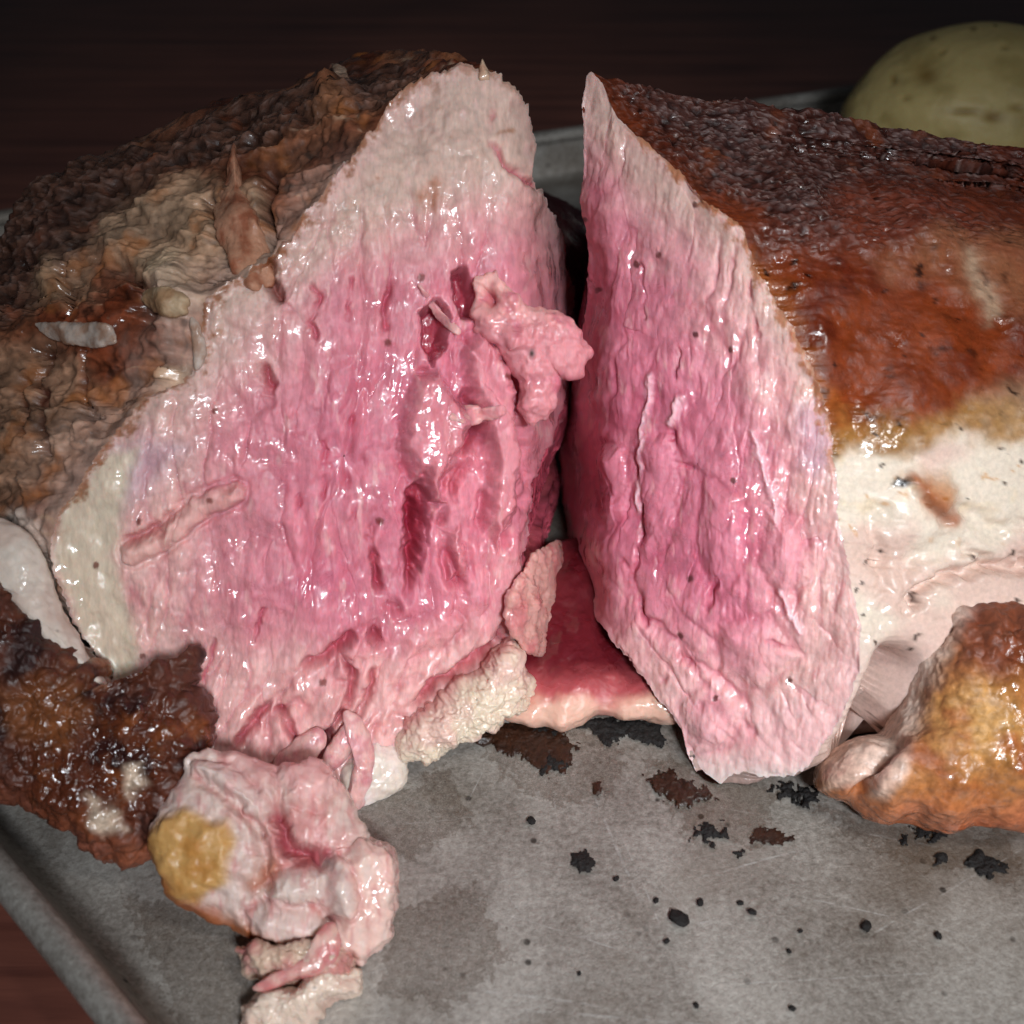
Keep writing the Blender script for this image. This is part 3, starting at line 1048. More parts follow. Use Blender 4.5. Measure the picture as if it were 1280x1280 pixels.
def faceR(p, B, dist):
    wp = p + np.stack([fbm(p, 0.03, 3, 221), fbm(p, 0.03, 3, 222)], -1) * 9
    x, y = p[..., 0], p[..., 1]
    core = [(738, 250), (790, 330), (850, 400), (900, 470), (930, 560), (945, 650), (930, 760), (880, 800), (820, 780), (760, 740), (700, 650), (690, 540), (725, 400)]
    cm = sst(150, -100, sdpoly(wp, core))
    cr = sst(20, -30, sdpoly(wp, [(720, 80), (760, 90), (800, 170), (900, 250), (945, 320), (1000, 420), (1050, 540), (1020, 520), (960, 420), (920, 340),
                                   (850, 280), (790, 230), (740, 180)]))
    C = face_colour(p, (224, 178, 172), (210, 128, 144), (192, 100, 124), cm, cr * 0.6, 2)
    C = mixc(C, (192, 150, 164), inpoly(wp, [(990, 510), (1030, 500), (1044, 570), (1020, 600), (1000, 580)], 16) * 0.7)
    C = mixc(C, (236, 186, 186), sst(800, 920, y + fbm(p, .02, 2, 231) * 60) * 0.7)
    C = mixc(C, (232, 216, 208), sst(930, 985, y) * 0.8)
    g1, i1, d1 = fibres(p, 8, 30, 130, 23)
    g2, i2, d2 = fibres(p, -38, 30, 120, 27)
    lo = sst(660, 800, y + (850 - x) * 0.3 + fbm(p, .02, 2, 261) * 40)
    g, idd, dome = [a * (1 - lo) + b * lo for a, b in ((g1, g2), (i1, i2), (d1, d2))]
    amt = (0.3 + 0.6 * sst(0.0, 0.5, fbm(p, 0.011, 2, 263) + 0.25)) * sst(0, 50, dist)
    dsp = dome * (0.3 + 0.9 * idd) * 0.0007 * amt - g * 0.0004 * amt
    gs, ids, ds = fibres(p, 6, 9, 34, 32, 8)
    dsp = dsp + ds * (0.3 + ids) * 0.00018
    f1, f2, ig = worley2(wp, 1 / 10.0, 25)
    rimm = np.clip(1.0 - cm * 1.3, 0, 1)
    dsp = dsp + ((1 - f1) * 0.00022) * rimm
    dsp = dsp + fbm(p, 0.013, 3, 271) * 0.0028 + fbm(p, 0.05, 3, 272) * 0.0004
    C = mixc(C, (176, 52, 86), g * amt * 0.42)
    C = C * (0.90 + 0.2 * idd * amt + (1 - amt) * 0.1)[..., None]
    wq = p + np.stack([fbm(p, 0.05, 3, 223), fbm(p, 0.05, 3, 224)], -1) * 7
    for poly, h in CHUNKS_R:
        s = sdpoly(wq, poly)
        k = sst(3, -16, s)
        dsp = dsp + h * 0.7 * sst(4, -26, s) - 0.0005 * np.exp(-((s - 4) / 6) ** 2)
        C = mixc(C, (190, 60, 92), np.exp(-((s - 4) / 5) ** 2) * 0.25)
        C = mixc(C, (228, 142, 160), k * 0.3)
    for pts, w, h in CRACKS_R:
        dd = dline(wq, pts) / w
        k = np.exp(-dd ** 2)
        k = k * sst(-0.35, 0.3, fbm(p, 0.025, 2, 282 + w))
        dsp = dsp - h * k * 0.45
        C = mixc(C, (176, 54, 84), k * 0.6)
    # pale sinew lines
    for pts in ([(816, 470), (800, 560), (792, 640)], [(850, 500), (838, 530)], [(940, 540), (965, 620), (970, 650)], [(975, 738), (1000, 790)]):
        k = np.exp(-(dline(wq, pts) / 4) ** 2)
        dsp = dsp + 0.0010 * k
        C = mixc(C, (242, 200, 206), k * 0.7)
    C = speck(C, p, None, 0.85, (80, 26, 18), 0.022, 8, 0.085)
    eb = sst(14, 0, dist + fbm(p, 0.05, 4, 295, 0.65) * 36) * sst(770, 810, x) * sst(620, 560, y)
    C = mixc(C, (170, 104, 60), eb * 0.85)
    rg = 0.30 + 0.12 * cr + 0.10 * fbm(p, 0.02, 3, 291)
    return dsp, C, rg


def sweepR(O, Ow):
    x, y = O[:, 0:1], O[:, 1:2]
    right = unit(np.array([0.96, 0.17, -0.20]))
    back = np.concatenate([0.24 - 0.16 * sst(270, 400, y), 1 + 0 * y, -0.14 + 0 * y], 1)
    w = sst(860, 760, x) * sst(120, 300, y)
    S = right * (1 - w) + back * w * 0.75
    low = sst(700, 850, y) * (1 - w)
    return S * (1 - low) + unit(np.array([0.97, 0.25, 0.0])) * low


def crustR(p, P, t, O):
    wp = p + np.stack([fbm(p, 0.02, 4, 321), fbm(p, 0.02, 4, 322)], -1) * 20 + np.stack([fbm(P, 300, 3, 323), fbm(P, 300, 3, 324)], -1) * 8
    x, y = p[..., 0], p[..., 1]
    n = fbm(P, 60, 4, 325)
    st = stringy(P, 360, 9)
    C = np.zeros(p.shape[:-1] + (3,)) + lin((140, 60, 28))
    C = mixc(C, (104, 36, 20), sst(0.0, 0.4, n) * 0.8)
    C = mixc(C, (158, 72, 36), sst(0.05, 0.45, fbm(P, 75, 3, 331)) * 0.7)
    dark = [(760, 110), (860, 96), (1000, 100), (1120, 130), (1300, 180), (1300, 250), (1180, 215), (1080, 226), (1040, 290), (970, 300), (920, 262), (840, 200), (790, 160)]
    dk = sst(40, -40, sdpoly(wp, dark) + 50 * fbm(P, 55, 4, 361))
    mid = sst(26, -26, sdpoly(wp, [(930, 290), (1000, 230), (1130, 220), (1280, 250), (1280, 300), (1130, 320), (1080, 320), (960, 330)]))
    C = mixc(C, (118, 58, 44), mid * 0.7)
    C = mixc(C, (70, 40, 36), dk * 0.88)
    C = mixc(C, (40, 20, 18), dk * sst(0.45, 0.2, st) * 0.75)
    C = mixc(C, (160, 134, 130), np.maximum(dk, mid * 0.5) * sst(0.70, 0.9, st) * 0.6)
    C = mixc(C, (140, 70, 40), dk * sst(0.2, 0.5, fbm(P, 90, 3, 333)) * 0.7)
    st2 = stringy(P, 520, 19)
    C = mixc(C, (186, 162, 154), np.clip(dk + mid * 0.6, 0, 1) * sst(0.86, 0.95, st2) * 0.75)
    tanp = [(1120, 330), (1180, 300), (1300, 290), (1300, 380), (1220, 350), (1180, 340)]
    C = mixc(C, (178, 122, 88), sst(34, -30, sdpoly(wp, tanp) + 40 * fbm(P, 80, 3, 362)) * 0.6)
    C = mixc(C, (206, 172, 142), np.exp(-(dline(wp, [(1210, 320), (1230, 360), (1244, 390)]) / 10) ** 2) * 0.8)
    C = mixc(C, (208, 176, 140), sst(0, -60, wp[..., 1] * -1 + 455 + (1280 - x) * 0.32) * sst(1110, 1280, x + n * 60) * 0.8)
    C = mixc(C, (190, 106, 46), np.exp(-(dline(wp, [(940, 330), (985, 400), (1030, 500), (1060, 560)]) / 15) ** 2) * 0.55)
    yfat = 552 - (x - 1060) * 0.10 + fbm(P, 90, 3, 335) * 26
    C = mixc(C, (190, 138, 76), sst(-46, 6, y - yfat + 30 * fbm(P, 140, 3, 363)) * sst(1000, 1050, x) * 0.85)
    fat = sst(-4, 34, y - yfat + 24 * fbm(P, 160, 3, 364)) * sst(1000, 1046, x)
    C = mixc(C, (220, 204, 186), fat)
    C = mixc(C, (212, 182, 168), fat * sst(0.0, 0.4, fbm(P, 40, 3, 351) + sst(620, 720, y) * 0.3))
    C = mixc(C, (212, 180, 128), fat * sst(0.18, 0.45, fbm(P, 130, 4, 352)) * sst(700, 570, y) * 0.5)
    C = mixc(C, (210, 180, 170), sst(760, 850, y) * 0.8)
    sp = worley2(wp, 0.05, 29)
    C = mixc(C, (190, 130, 60), fat * sst(0.22, 0.06, sp[0]) * (sp[2] > 0.86) * sst(720, 640, y) * 0.6)
    sp = worley2(wp, 0.026, 19)
    C = mixc(C, (34, 12, 8), sst(0.11, 0.05, sp[0]) * (sp[2] > 0.5) * 0.9)
    # browned blister and the clove-like black bit
    bl = np.exp(-(((wp[..., 0] - 1162) / 26) ** 2 + ((wp[..., 1] - 612) / 26) ** 2) ** 1.6)
    C = mixc(C, (178, 112, 54), bl * 0.75)
    bl2 = np.exp(-(dline(wp, [(1140, 600), (1165, 636), (1190, 655)]) / 12) ** 2)
    C = mixc(C, (150, 76, 34), bl2 * 0.8)
    C = mixc(C, (24, 10, 6), np.exp(-(((wp[..., 0] - 1128) / 8) ** 2 + ((wp[..., 1] - 606) / 9) ** 2) ** 2))
    dsp = fbm(P, 34, 3, 341) * 0.0045 * (1 - 0.5 * fat) + n * 0.0011 * (1 - 0.6 * fat)
    dsp = dsp + (st - 0.5) * 0.0014 * np.clip(dk + 0.7 * mid + 0.15, 0, 1) * (1 - fat) + fbm(P, 260, 3, 342) * 0.0005 * (1 - .5 * fat)
    dsp = dsp + 0.0030 * bl - 0.0018 * np.exp(-(dline(wp, [(1150, 630), (1180, 660)]) / 7) ** 2)
    # folds in the fat
    for pts, w, h in (([(1150, 745), (1200, 715), (1290, 700)], 9, .005), ([(1060, 690), (1120, 700), (1180, 690)], 16, .002), ([(1090, 640), (1100, 720), (1092, 790)], 14, .0022),
                      ([(1200, 640), (1240, 660), (1290, 652)], 11, .002), ([(1140, 690), (1130, 760)], 10, .0018), ([(1098, 750), (1085, 800), (1060, 900)], 8, -.002), ([(1210, 680), (1250, 705)], 6, .002)):
        dsp = dsp - h * np.exp(-(dline(wp, pts) / w) ** 2)
    dsp = dsp - 0.018 * np.exp(-(dline(p, [(1120, 840), (1092, 890), (1080, 940)]) / 26) ** 2)
    dsp = dsp + fat * (fbm(P, 45, 3, 353) * 0.003 + fbm(P, 170, 3, 354) * 0.0004)
    gap = (sst(860, 780, O[:, 0]) * sst(225, 275, O[:, 1]))[None] * np.ones_like(x)
    C = mixc(C, (176, 74, 92), gap * sst(260, 400, O[:, 1])[None])
    dsp = dsp * (1 - 0.6 * gap)
    C = C * (1 + (0.35 * fbm(P, 700, 2, 345) + 0.25 * fbm(P, 300, 2, 346)) * (1 - 0.9 * fat))[..., None]
    C = mixc(C, (34, 12, 8), sst(0.28, 0.5, fbm(P, 170, 4, 366)) * (1 - fat) * 0.6)
    C = C * (0.62 + 0.38 * fat)[..., None]
    rg = 0.24 + 0.08 * dk - 0.08 * fat + 0.14 * fbm(P, 80, 2, 343)
    return dsp, C, rg


def bulgeR(O):
    return 0.008 * sst(100, 400, O[:, 1]) * sst(800, 950, O[:, 0]) * sst(980, 800, O[:, 1])


right = thing("roast_half", "half of a pink roast with smooth cut face, white fat band and golden lobe", "roast meat",
              tuple(at_z(960, 930, 0)), "halves of the cut roast")
half_mesh(right, OUT_R, CEN_R, surf_R, nR, faceR, sweepR, 0.19, crustR, bulgeR, 4.5, 2)


# ------------------------------------------------------------------ added lumps, left half
def flat_col(rgb, rgb2=None, seed=0, s=120, specks=0.0):
    def f(px, G):
        C = np.zeros(px.shape[:-1] + (3,)) + lin(rgb)
        if rgb2 is not None:
            C = mixc(C, rgb2, sst(-0.15, 0.35, fbm(G, s, 4, seed)))
        if specks:
            C = speck(C, px, G, specks, (70, 30, 14), 0.05, seed + 2, 0.10)
        return C
    return f


def offs(surf, n, d):
    return lambda p: surf(p) + n * d


def plane_of(px, py, z, n):
    P = at_z(px, py, z)
    n = unit(n)
    return (lambda p: on_plane(p, P, n)), n


# big curled chunk hanging over the gap
def ear_col(px, G):
    C = np.zeros(px.shape[:-1] + (3,)) + lin((216, 140, 146))
    C = mixc(C, (240, 182, 172), sst(430, 360, px[..., 1]) * 0.8)
    C = mixc(C, (204, 110, 126), sst(0.0, 0.4, fbm(G, 120, 3, 5)))
    C = mixc(C, (40, 20, 12), np.exp(-(((px[..., 0] - 661) / 4) ** 2 + ((px[..., 1] - 444) / 5) ** 2)))
    C = mixc(C, (170, 60, 60), np.exp(-(((px[..., 0] - 608) / 9) ** 2 + ((px[..., 1] - 372) / 13) ** 2)) * 0.8)
    return C


def ear_disp(px, G):
    d = -0.006 * np.exp(-(((px[..., 0] - 608) / 10) ** 2 + ((px[..., 1] - 374) / 15) ** 2))
    d = d + fbm(px, 0.035, 3, 401) * 0.0026
    return d


ear_s, ear_n = plane_of(660, 440, 0.088, [0.10, -0.80, 0.58])
pillow("torn_chunk", [(592, 348), (618, 338), (642, 362), (668, 382), (700, 392), (726, 414), (734, 446), (716, 472), (700, 474), (694, 512),
                      (668, 534), (652, 520), (644, 476), (628, 440), (604, 424), (592, 388)], ear_s, ear_n, 0.0065, left, M_PINK, ear_col,
       Tb=0.006, nu=280, nr=80, rag=5, seed=3, disp=ear_disp)


# pale crumbly fat at the foot
def fatlump_col(px, G):
    C = np.zeros(px.shape[:-1] + (3,)) + lin((220, 184, 170))
    C = mixc(C, (222, 202, 180), sst(-0.2, 0.3, fbm(G, 90, 3, 8)))
    C = mixc(C, (196, 96, 104), sst(14, 0, dline(px, [(500, 900), (552, 858), (592, 832), (634, 796)])) * 0.7)
    return C


def crumb(amp, s=11.0, seed=4):
    def f(px, G):
        f1, f2, i = worley2(px + np.stack([fbm(px, .06, 2, seed + 1), fbm(px, .06, 2, seed + 2)], -1) * s, 1 / s, seed)
        return ((1 - f1) * 0.35 + (i - 0.5) * 0.4) * amp + fbm(px, 0.035, 4, seed, 0.65) * amp * 2.2
    return f


pillow("fat_lump", [(500, 905), (552, 866), (596, 838), (634, 800), (652, 816), (662, 850), (652, 884), (606, 910), (560, 936), (520, 950), (496, 936)],
       offs(surf_L, nL, 0.001), nL, 0.0085, left, M_FAT, fatlump_col, Tb=0.008, nu=320, nr=80, rag=4, seed=9, disp=crumb(0.0014))
pillow("fat_lump", [(430, 960), (470, 925), (506, 940), (508, 978), (486, 996), (450, 1012), (424, 1020)], offs(surf_L, nL, 0.000), nL, 0.006,
       left, M_FAT, flat_col((222, 206, 192), (236, 214, 206), 4), Tb=0.008, nu=200, nr=50, rag=3, seed=12)
pillow("meat_flap", [(632, 744), (654, 706), (682, 676), (700, 672), (704, 706), (696, 756), (686, 796), (666, 812), (644, 796), (630, 770)],
       offs(surf_L, nL, 0.004), nL, 0.004, left, M_PINK, flat_col((214, 160, 150), (196, 120, 120), 6), Tb=0.004, nu=200, nr=50, rag=4, seed=14,
       disp=crumb(0.0008, 14, 7))


# ------------ charred flap
def flap_col(px, G):
    wp = px + np.stack([fbm(px, 0.03, 3, 501), fbm(px, 0.03, 3, 502)], -1) * 14
    C = np.zeros(px.shape[:-1] + (3,)) + lin((84, 40, 24))
    C = mixc(C, (122, 66, 34), sst(0.0, 0.4, fbm(G, 70, 4, 11)) * 0.8)
    C = mixc(C, (48, 20, 16), sst(0.02, 0.35, fbm(G, 95, 4, 14)))
    C = mixc(C, (136, 82, 46), inpoly(wp, [(30, 860), (100, 850), (130, 890), (110, 930), (40, 920)], 16) * 0.6)
    C = mixc(C, (150, 84, 60), sst(960, 1030, px[..., 1] + px[..., 0] * -0.35 + 20) * 0.6)
    for q in ([(168, 952), (190, 946), (196, 978), (176, 986)], [(126, 986), (160, 1000), (170, 1026), (148, 1030)]):
        C = mixc(C, (206, 182, 160), inpoly(wp, q, 8))
    C = mixc(C, (150, 92, 60), inpoly(wp, [(100, 830), (125, 820), (150, 862), (128, 852)], 6))
    return C


def flap_disp(px, G):
    wp = px + np.stack([fbm(px, 0.05, 3, 503), fbm(px, 0.05, 3, 504)], -1) * 8
    f1, f2, i = worley2(wp, 1 / 22.0, 6)
    g1, g2, j = worley2(wp, 1 / 9.0, 16)
    return (0.8 - f1) * 0.0022 + (i - .5) * .0014 + (0.8 - g1) * 0.0009 + fbm(px, 0.012, 3, 505) * 0.004


fl_s, fl_n = plane_of(150, 1060, 0.010, [0.10, -0.66, 0.74])
pillow("charred_flap", [(-70, 700), (0, 716), (34, 742), (82, 792), (120, 842), (150, 862), (190, 846), (224, 830), (244, 810), (252, 818), (244, 846),
                        (256, 884), (259, 922), (246, 968), (242, 1004), (206, 1030), (186, 1072), (150, 1070), (112, 1046), (80, 1022), (40, 1006),
                        (0, 996), (-70, 985)], fl_s, fl_n, 0.013, left, M_CHAR, flap_col, Tb=0.012, nu=520, nr=130, rag=4, seed=21, prof=3.5,
       disp=flap_disp, rgh=lambda px, G: 0.30 + 0.16 * fbm(G, 150, 3, 12))
pillow("fat_sheet", [(-60, 640), (0, 648), (40, 668), (62, 700), (84, 758), (120, 826), (146, 866), (110, 850), (60, 800), (0, 740), (-60, 720)],
       offs(fl_s, fl_n, 0.004), fl_n, 0.005, left, M_FAT, flat_col((224, 208, 194), (206, 182, 168), 31, 90, 0.5), Tb=0.004, nu=220, nr=40, rag=3, seed=22)

# ------------ membrane, yellow fat and the ragged tail on the pan
tl_s, tl_n = plane_of(330, 1195, 0.003, [0.08, -0.60, 0.80])


TAIL_LUMPS = [([(424, 1072), (452, 1056), (480, 1058), (494, 1084), (490, 1124), (494, 1150), (478, 1184), (446, 1204), (420, 1180), (418, 1130)], .0045, (236, 196, 184)),
              ([(398, 1064), (424, 1066), (438, 1090), (446, 1120), (436, 1140), (412, 1138), (402, 1110)], .0045, (218, 196, 188)),
              ([(336, 1108), (356, 1088), (388, 1076), (408, 1092), (404, 1116), (386, 1126), (344, 1122)], .0040, (220, 200, 190)),
              ([(312, 1140), (340, 1124), (384, 1130), (414, 1142), (410, 1168), (372, 1178), (326, 1170)], .0036, (226, 200, 192)),
              ([(240, 950), (290, 955), (320, 985), (350, 1012), (330, 1022), (280, 990), (244, 968)], .0026, (222, 196, 188)),
              ([(350, 960), (400, 940), (420, 980), (400, 1010), (360, 1000)], .004, (230, 176, 172))]


YFAT = [(180, 1042), (212, 1022), (236, 1006), (262, 1020), (290, 1026), (301, 1050), (294, 1084), (276, 1108), (254, 1126), (222, 1116), (196, 1082)]


def memb_col(px, G):
    wp = px + np.stack([fbm(px, 0.03, 3, 511), fbm(px, 0.03, 3, 512)], -1) * 10
    C = np.zeros(px.shape[:-1] + (3,)) + lin((212, 184, 174))
    C = mixc(C, (208, 140, 138), inpoly(wp, [(330, 1020), (400, 1000), (440, 1060), (400, 1110), (340, 1090)], 22) * 0.8)
    C = mixc(C, (206, 146, 140), sst(0.05, 0.4, fbm(px, 0.03, 3, 516)) * 0.5)
    for poly, h, c in TAIL_LUMPS:
        sd = sdpoly(wp, poly)
        C = mixc(C, c, sst(4, -10, sd) * 0.85)
        C = mixc(C, (190, 104, 104), np.exp(-((sd - 4) / 4) ** 2) * 0.35)
    sk = fbm(px * np.array([1.0, 0.3]), 0.11, 4, 517)
    C = mixc(C, (196, 116, 116), sst(0.05, 0.4, sk) * 0.45)
    C = mixc(C, (224, 206, 196), sst(-0.05, -0.4, sk) * 0.5)
    C = mixc(C, (224, 168, 164), sst(1010, 950, wp[..., 1]) * sst(270, 330, wp[..., 0]) * 0.9)
    C = mixc(C, (170, 60, 76), np.exp(-(dline(wp, [(352, 1020), (368, 1062), (412, 1066)]) / 9) ** 2) * 0.8)
    C = mixc(C, (172, 94, 50), np.exp(-(dline(wp, [(190, 1070), (230, 1124), (272, 1160), (330, 1174), (384, 1182)]) / 15) ** 2) * 0.9)
    yf = sst(9, -9, sdpoly(wp, YFAT))
    C = mixc(C, (198, 152, 92), yf)
    C = mixc(C, (184, 126, 60), yf * sst(0.0, 0.4, fbm(G, 130, 3, 41)) * 0.8)
    C = mixc(C, (150, 84, 44), np.exp(-(dline(wp, [(186, 1040), (204, 1086), (232, 1126), (272, 1160), (330, 1174)]) / 10) ** 2) * 0.8)
    C = mixc(C, (180, 100, 64), np.exp(-(dline(wp, [(322, 1100), (345, 1080)]) / 12) ** 2) * 0.7)
    return C


def memb_disp(px, G):
    wp = px + np.stack([fbm(px, 0.05, 3, 513), fbm(px, 0.05, 3, 514)], -1) * 9
    d = fbm(px, 0.016, 3, 515) * 0.003 + 0.0016 * sst(6, -14, sdpoly(wp, YFAT))
    for poly, h, c in TAIL_LUMPS:
        sd = sdpoly(wp, poly)
        d = d + h * 0.85 * sst(5, -20, sd) - 0.0008 * np.exp(-((sd - 5) / 4) ** 2)
    for pts, w, h in (([(250, 968), (300, 1000), (330, 1040)], 6, .0025), ([(352, 1015), (366, 1060), (410, 1072)], 9, .006), ([(330, 1040), (340, 1100)], 8, .003)):
        d = d - h * np.exp(-(dline(wp, pts) / w) ** 2)
    return d


pillow("membrane", [(238, 936), (300, 940), (350, 956), (420, 975), (446, 1010), (462, 1050), (484, 1056), (496, 1090), (492, 1140), (480, 1186), (448, 1208), (420, 1196),
                    (384, 1188), (330, 1180), (276, 1162), (226, 1122), (196, 1076), (188, 1036), (210, 990)], tl_s, tl_n, 0.0075, left, M_FAT, memb_col, Tb=0.012,
       nu=480, nr=130, rag=3, seed=23, disp=memb_disp, rgh=0.26, prof=2.2)


PK = flat_col((224, 174, 168), (208, 140, 144), 51, 260)
PW = flat_col((236, 206, 198), (226, 186, 178), 52, 140)
GW = flat_col((214, 198, 190), (232, 214, 206), 53, 140)
gut_s = offs(surf_L, nL, 0.004)
for k, (pl, T, mat, cf) in enumerate((
        ([(430, 884), (452, 892), (467, 930), (465, 975), (446, 1014), (428, 1018), (434, 980), (440, 940), (432, 905)], .0028, M_PINK, PK),
        ([(390, 966), (408, 970), (406, 1005), (388, 1042), (368, 1038), (374, 1000)], .0026, M_PINK, PW),
        ([(400, 952), (412, 922), (432, 898), (444, 908), (436, 936), (416, 958)], .0022, M_PINK, PK),
        ([(340, 950), (360, 925), (396, 904), (408, 918), (392, 944), (362, 964)], .0020, M_PINK, PK))):
    pillow("meat_shred", pl, gut_s, nL, T, left, mat, cf, Tb=0.004, nu=160, nr=46, rag=2.0, seed=60 + k, rgh=0.28)
fo_s, fo_n = plane_of(380, 1262, 0.001, [0.0, -0.35, 0.94])
pillow("tail_lump", [(302, 1190), (340, 1184), (392, 1176), (430, 1170), (444, 1196), (440, 1222), (400, 1230), (350, 1232), (312, 1216)],
       fo_s, fo_n, 0.011, left, M_FAT, flat_col((216, 186, 164), (200, 130, 126), 55, 110, 0.5), Tb=0.008, nu=260, nr=60, rag=4, seed=35, disp=crumb(0.001, 16, 15))
pillow("tail_lump", [(304, 1262), (330, 1240), (376, 1232), (420, 1214), (448, 1214), (452, 1236), (420, 1256), (396, 1276), (350, 1300), (306, 1296)],
       fo_s, fo_n, 0.010, left, M_FAT, flat_col((232, 208, 190), (220, 184, 168), 56, 110, 0.5), Tb=0.008, nu=260, nr=60, rag=3, seed=36, disp=crumb(0.001, 18, 16))
pillow("meat_shred", [(330, 1238), (360, 1218), (396, 1200), (412, 1166), (428, 1164), (432, 1196), (410, 1222), (372, 1236), (342, 1246)], offs(fo_s, fo_n, 0.009), fo_n, 0.0018,
       left, M_PINK, flat_col((200, 124, 122), (216, 172, 160), 57, 260), Tb=0.004, nu=160, nr=40, rag=5.0, seed=66, rgh=0.28)

# ------------ torn strands on the crust of the left half
crL_n = unit([-0.35, -0.72, 0.60])


def near_crustL(d):
    P = at_z(285, 300, 0.112)
    return lambda p: on_plane(p, P, crL_n) + crL_n * d


def on_half(half, off):
    """ray cast from the lens side of the surface: strands lie on what is really there"""
    crust = [c for c in half.children if c.name.startswith("crust")][0]
    face = [c for c in half.children if c.name.startswith("cut_face")][0]
    loc = half.location

    def f(p):
        import mathutils
        shp = p.shape[:-1]
        q = p.reshape(-1, 2)
        D = rays(q)
        out = np.zeros((len(q), 3))
        for k in range(len(q)):
            best = None
            o = mathutils.Vector(CAM) - loc
            dv = mathutils.Vector(unit(D[k]))
            for ob in (crust, face):
                hit, pos, nn, ix = ob.ray_cast(o, dv)
                if hit:
                    dd = (pos - o).length
                    if best is None or dd < best:
                        best = dd
            if best is None:
                best = np.nan
            out[k] = CAM + np.array(dv) * (best - off) if best == best else np.nan
        bad = np.isnan(out[:, 0])
        if bad.any() and (~bad).any():
            good = np.where(~bad)[0]
            for k in np.where(bad)[0]:
                j = good[np.argmin(((q[good] - q[k]) ** 2).sum(1))]
                dep = (out[j] - CAM) @ FWD
                out[k] = CAM + D[k] * dep
        return out.reshape(shp + (3,))
    return f


def strip(name, pts, half, mat, colfn, off=0.001, seed=0, flat=0.35, rgh=0.4, nrm=None):
    c = np.array([(p[0], p[1]) for p in pts], float)
    s0 = on_half(half, off)
    base = s0(c)
    dep = (base - CAM) @ FWD

    def surf(q):
        # follow the real surface at the control points, smooth in between
        w = 1.0 / (((q[..., None, :] - c) ** 2).sum(-1) + 4.0) ** 1.5
        d = (w * dep).sum(-1) / w.sum(-1)
        return CAM + rays(q) * d[..., None]
    return ribbon_mesh(name, pts, surf, nrm if nrm is not None else unit([0.0, -0.7, 0.7]), 0.0010 + 0.002 * max(0, flat - 0.35), half, mat, colfn, seed, rgh)


def flake(poly, half, mat, colfn, T=0.002, off=0.001, seed=0, rag=3.0, rgh=0.36):
    c = np.array(poly, float)
    pts = np.vstack([c, c.mean(0)[None]])
    base = on_half(half, off)(pts)
    dep = (base - CAM) @ FWD

    def surf(q):
        w = 1.0 / (((q[..., None, :] - pts) ** 2).sum(-1) + 30.0)
        return CAM + rays(q) * ((w * dep).sum(-1) / w.sum(-1))[..., None]
    return pillow("torn_flake", poly, surf, unit([0.0, -0.75, 0.66]), T, half, mat, colfn, Tb=T * 1.6, nu=150, nr=40, rag=rag, seed=seed, rgh=rgh, ragf=0.06)


TAN = flat_col((206, 172, 146), (182, 136, 112), 61, 150)
WHI = flat_col((226, 214, 204), (206, 190, 182), 62, 150)
BRN = flat_col((150, 92, 60), (196, 150, 116), 63, 150)
bpy.context.view_layer.update()
GRYW = flat_col((186, 168, 156), (158, 124, 104), 62, 220)
SPK = flat_col((180, 130, 104), (148, 88, 64), 64, 220)
PKF = flat_col((226, 170, 166), (212, 138, 144), 68, 160)
bpy.context.view_layer.update()
flake([(44, 404), (88, 403), (134, 404), (146, 426), (128, 434), (100, 432), (64, 424)], left, M_FAT, GRYW, 0.0018, 0.002, 1, 2.5)
flake([(292, 178), (302, 226), (326, 280), (344, 352), (316, 362), (288, 336), (270, 290), (270, 256), (284, 222)], left, M_CRUST, SPK, 0.0034, 0.001, 4, 4.0)
flake([(238, 396), (252, 410), (258, 440), (246, 462), (240, 436)], left, M_FAT, GRYW, 0.0014, 0.001, 7, 2.0)
flake([(180, 366), (206, 358), (236, 372), (232, 392), (208, 396), (186, 384)], left, M_CRUST, flat_col((186, 160, 130), (160, 124, 92), 66), 0.0026, 0.001, 9)
flake([(414, 80), (428, 84), (438, 100), (428, 108), (420, 98)], left, M_CRUST, TAN, 0.0016, 0.0, 10, 2.0)
flake([(602, 74), (608, 84), (612, 100), (598, 100)], left, M_CRUST, TAN, 0.0014, 0.0, 11, 1.5)
flake([(562, 520), (580, 506), (606, 510), (632, 506), (628, 520), (604, 528), (578, 530)], left, M_PINK, PKF, 0.0018, 0.0015, 13, 4.0)
flake([(524, 360), (530, 360), (552, 388), (576, 412), (570, 418), (546, 398)], left, M_PINK, PKF, 0.0010, 0.0015, 12, 1.0)

# ------------------------------------------------------------------ added lumps, right half
br_s, br_n = plane_of(740, 897, 0.006, [0.0, -0.10, 1.0])


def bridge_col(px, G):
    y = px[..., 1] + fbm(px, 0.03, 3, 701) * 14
    C = np.zeros(px.shape[:-1] + (3,)) + lin((98, 24, 32))  # red of wet meat, darkened to stand for the shade deep in the gap
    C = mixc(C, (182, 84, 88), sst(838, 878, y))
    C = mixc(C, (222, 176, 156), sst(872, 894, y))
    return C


def bridge_disp(px, G):
    return fbm(px, 0.015, 2, 702) * 0.003


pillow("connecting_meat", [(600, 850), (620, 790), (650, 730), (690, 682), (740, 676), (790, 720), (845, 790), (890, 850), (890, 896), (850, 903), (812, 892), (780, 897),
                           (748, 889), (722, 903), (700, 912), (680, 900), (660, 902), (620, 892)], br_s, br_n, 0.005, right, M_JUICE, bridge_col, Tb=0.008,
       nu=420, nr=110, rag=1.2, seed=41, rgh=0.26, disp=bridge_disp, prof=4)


LOBE = [(1016, 975), (1046, 940), (1084, 916), (1104, 900), (1122, 856), (1140, 806), (1170, 756), (1196, 748), (1240, 752), (1300, 760), (1400, 780),
                       (1440, 900), (1400, 1020), (1300, 1036), (1200, 1034), (1120, 1030), (1062, 1010), (1024, 996)]


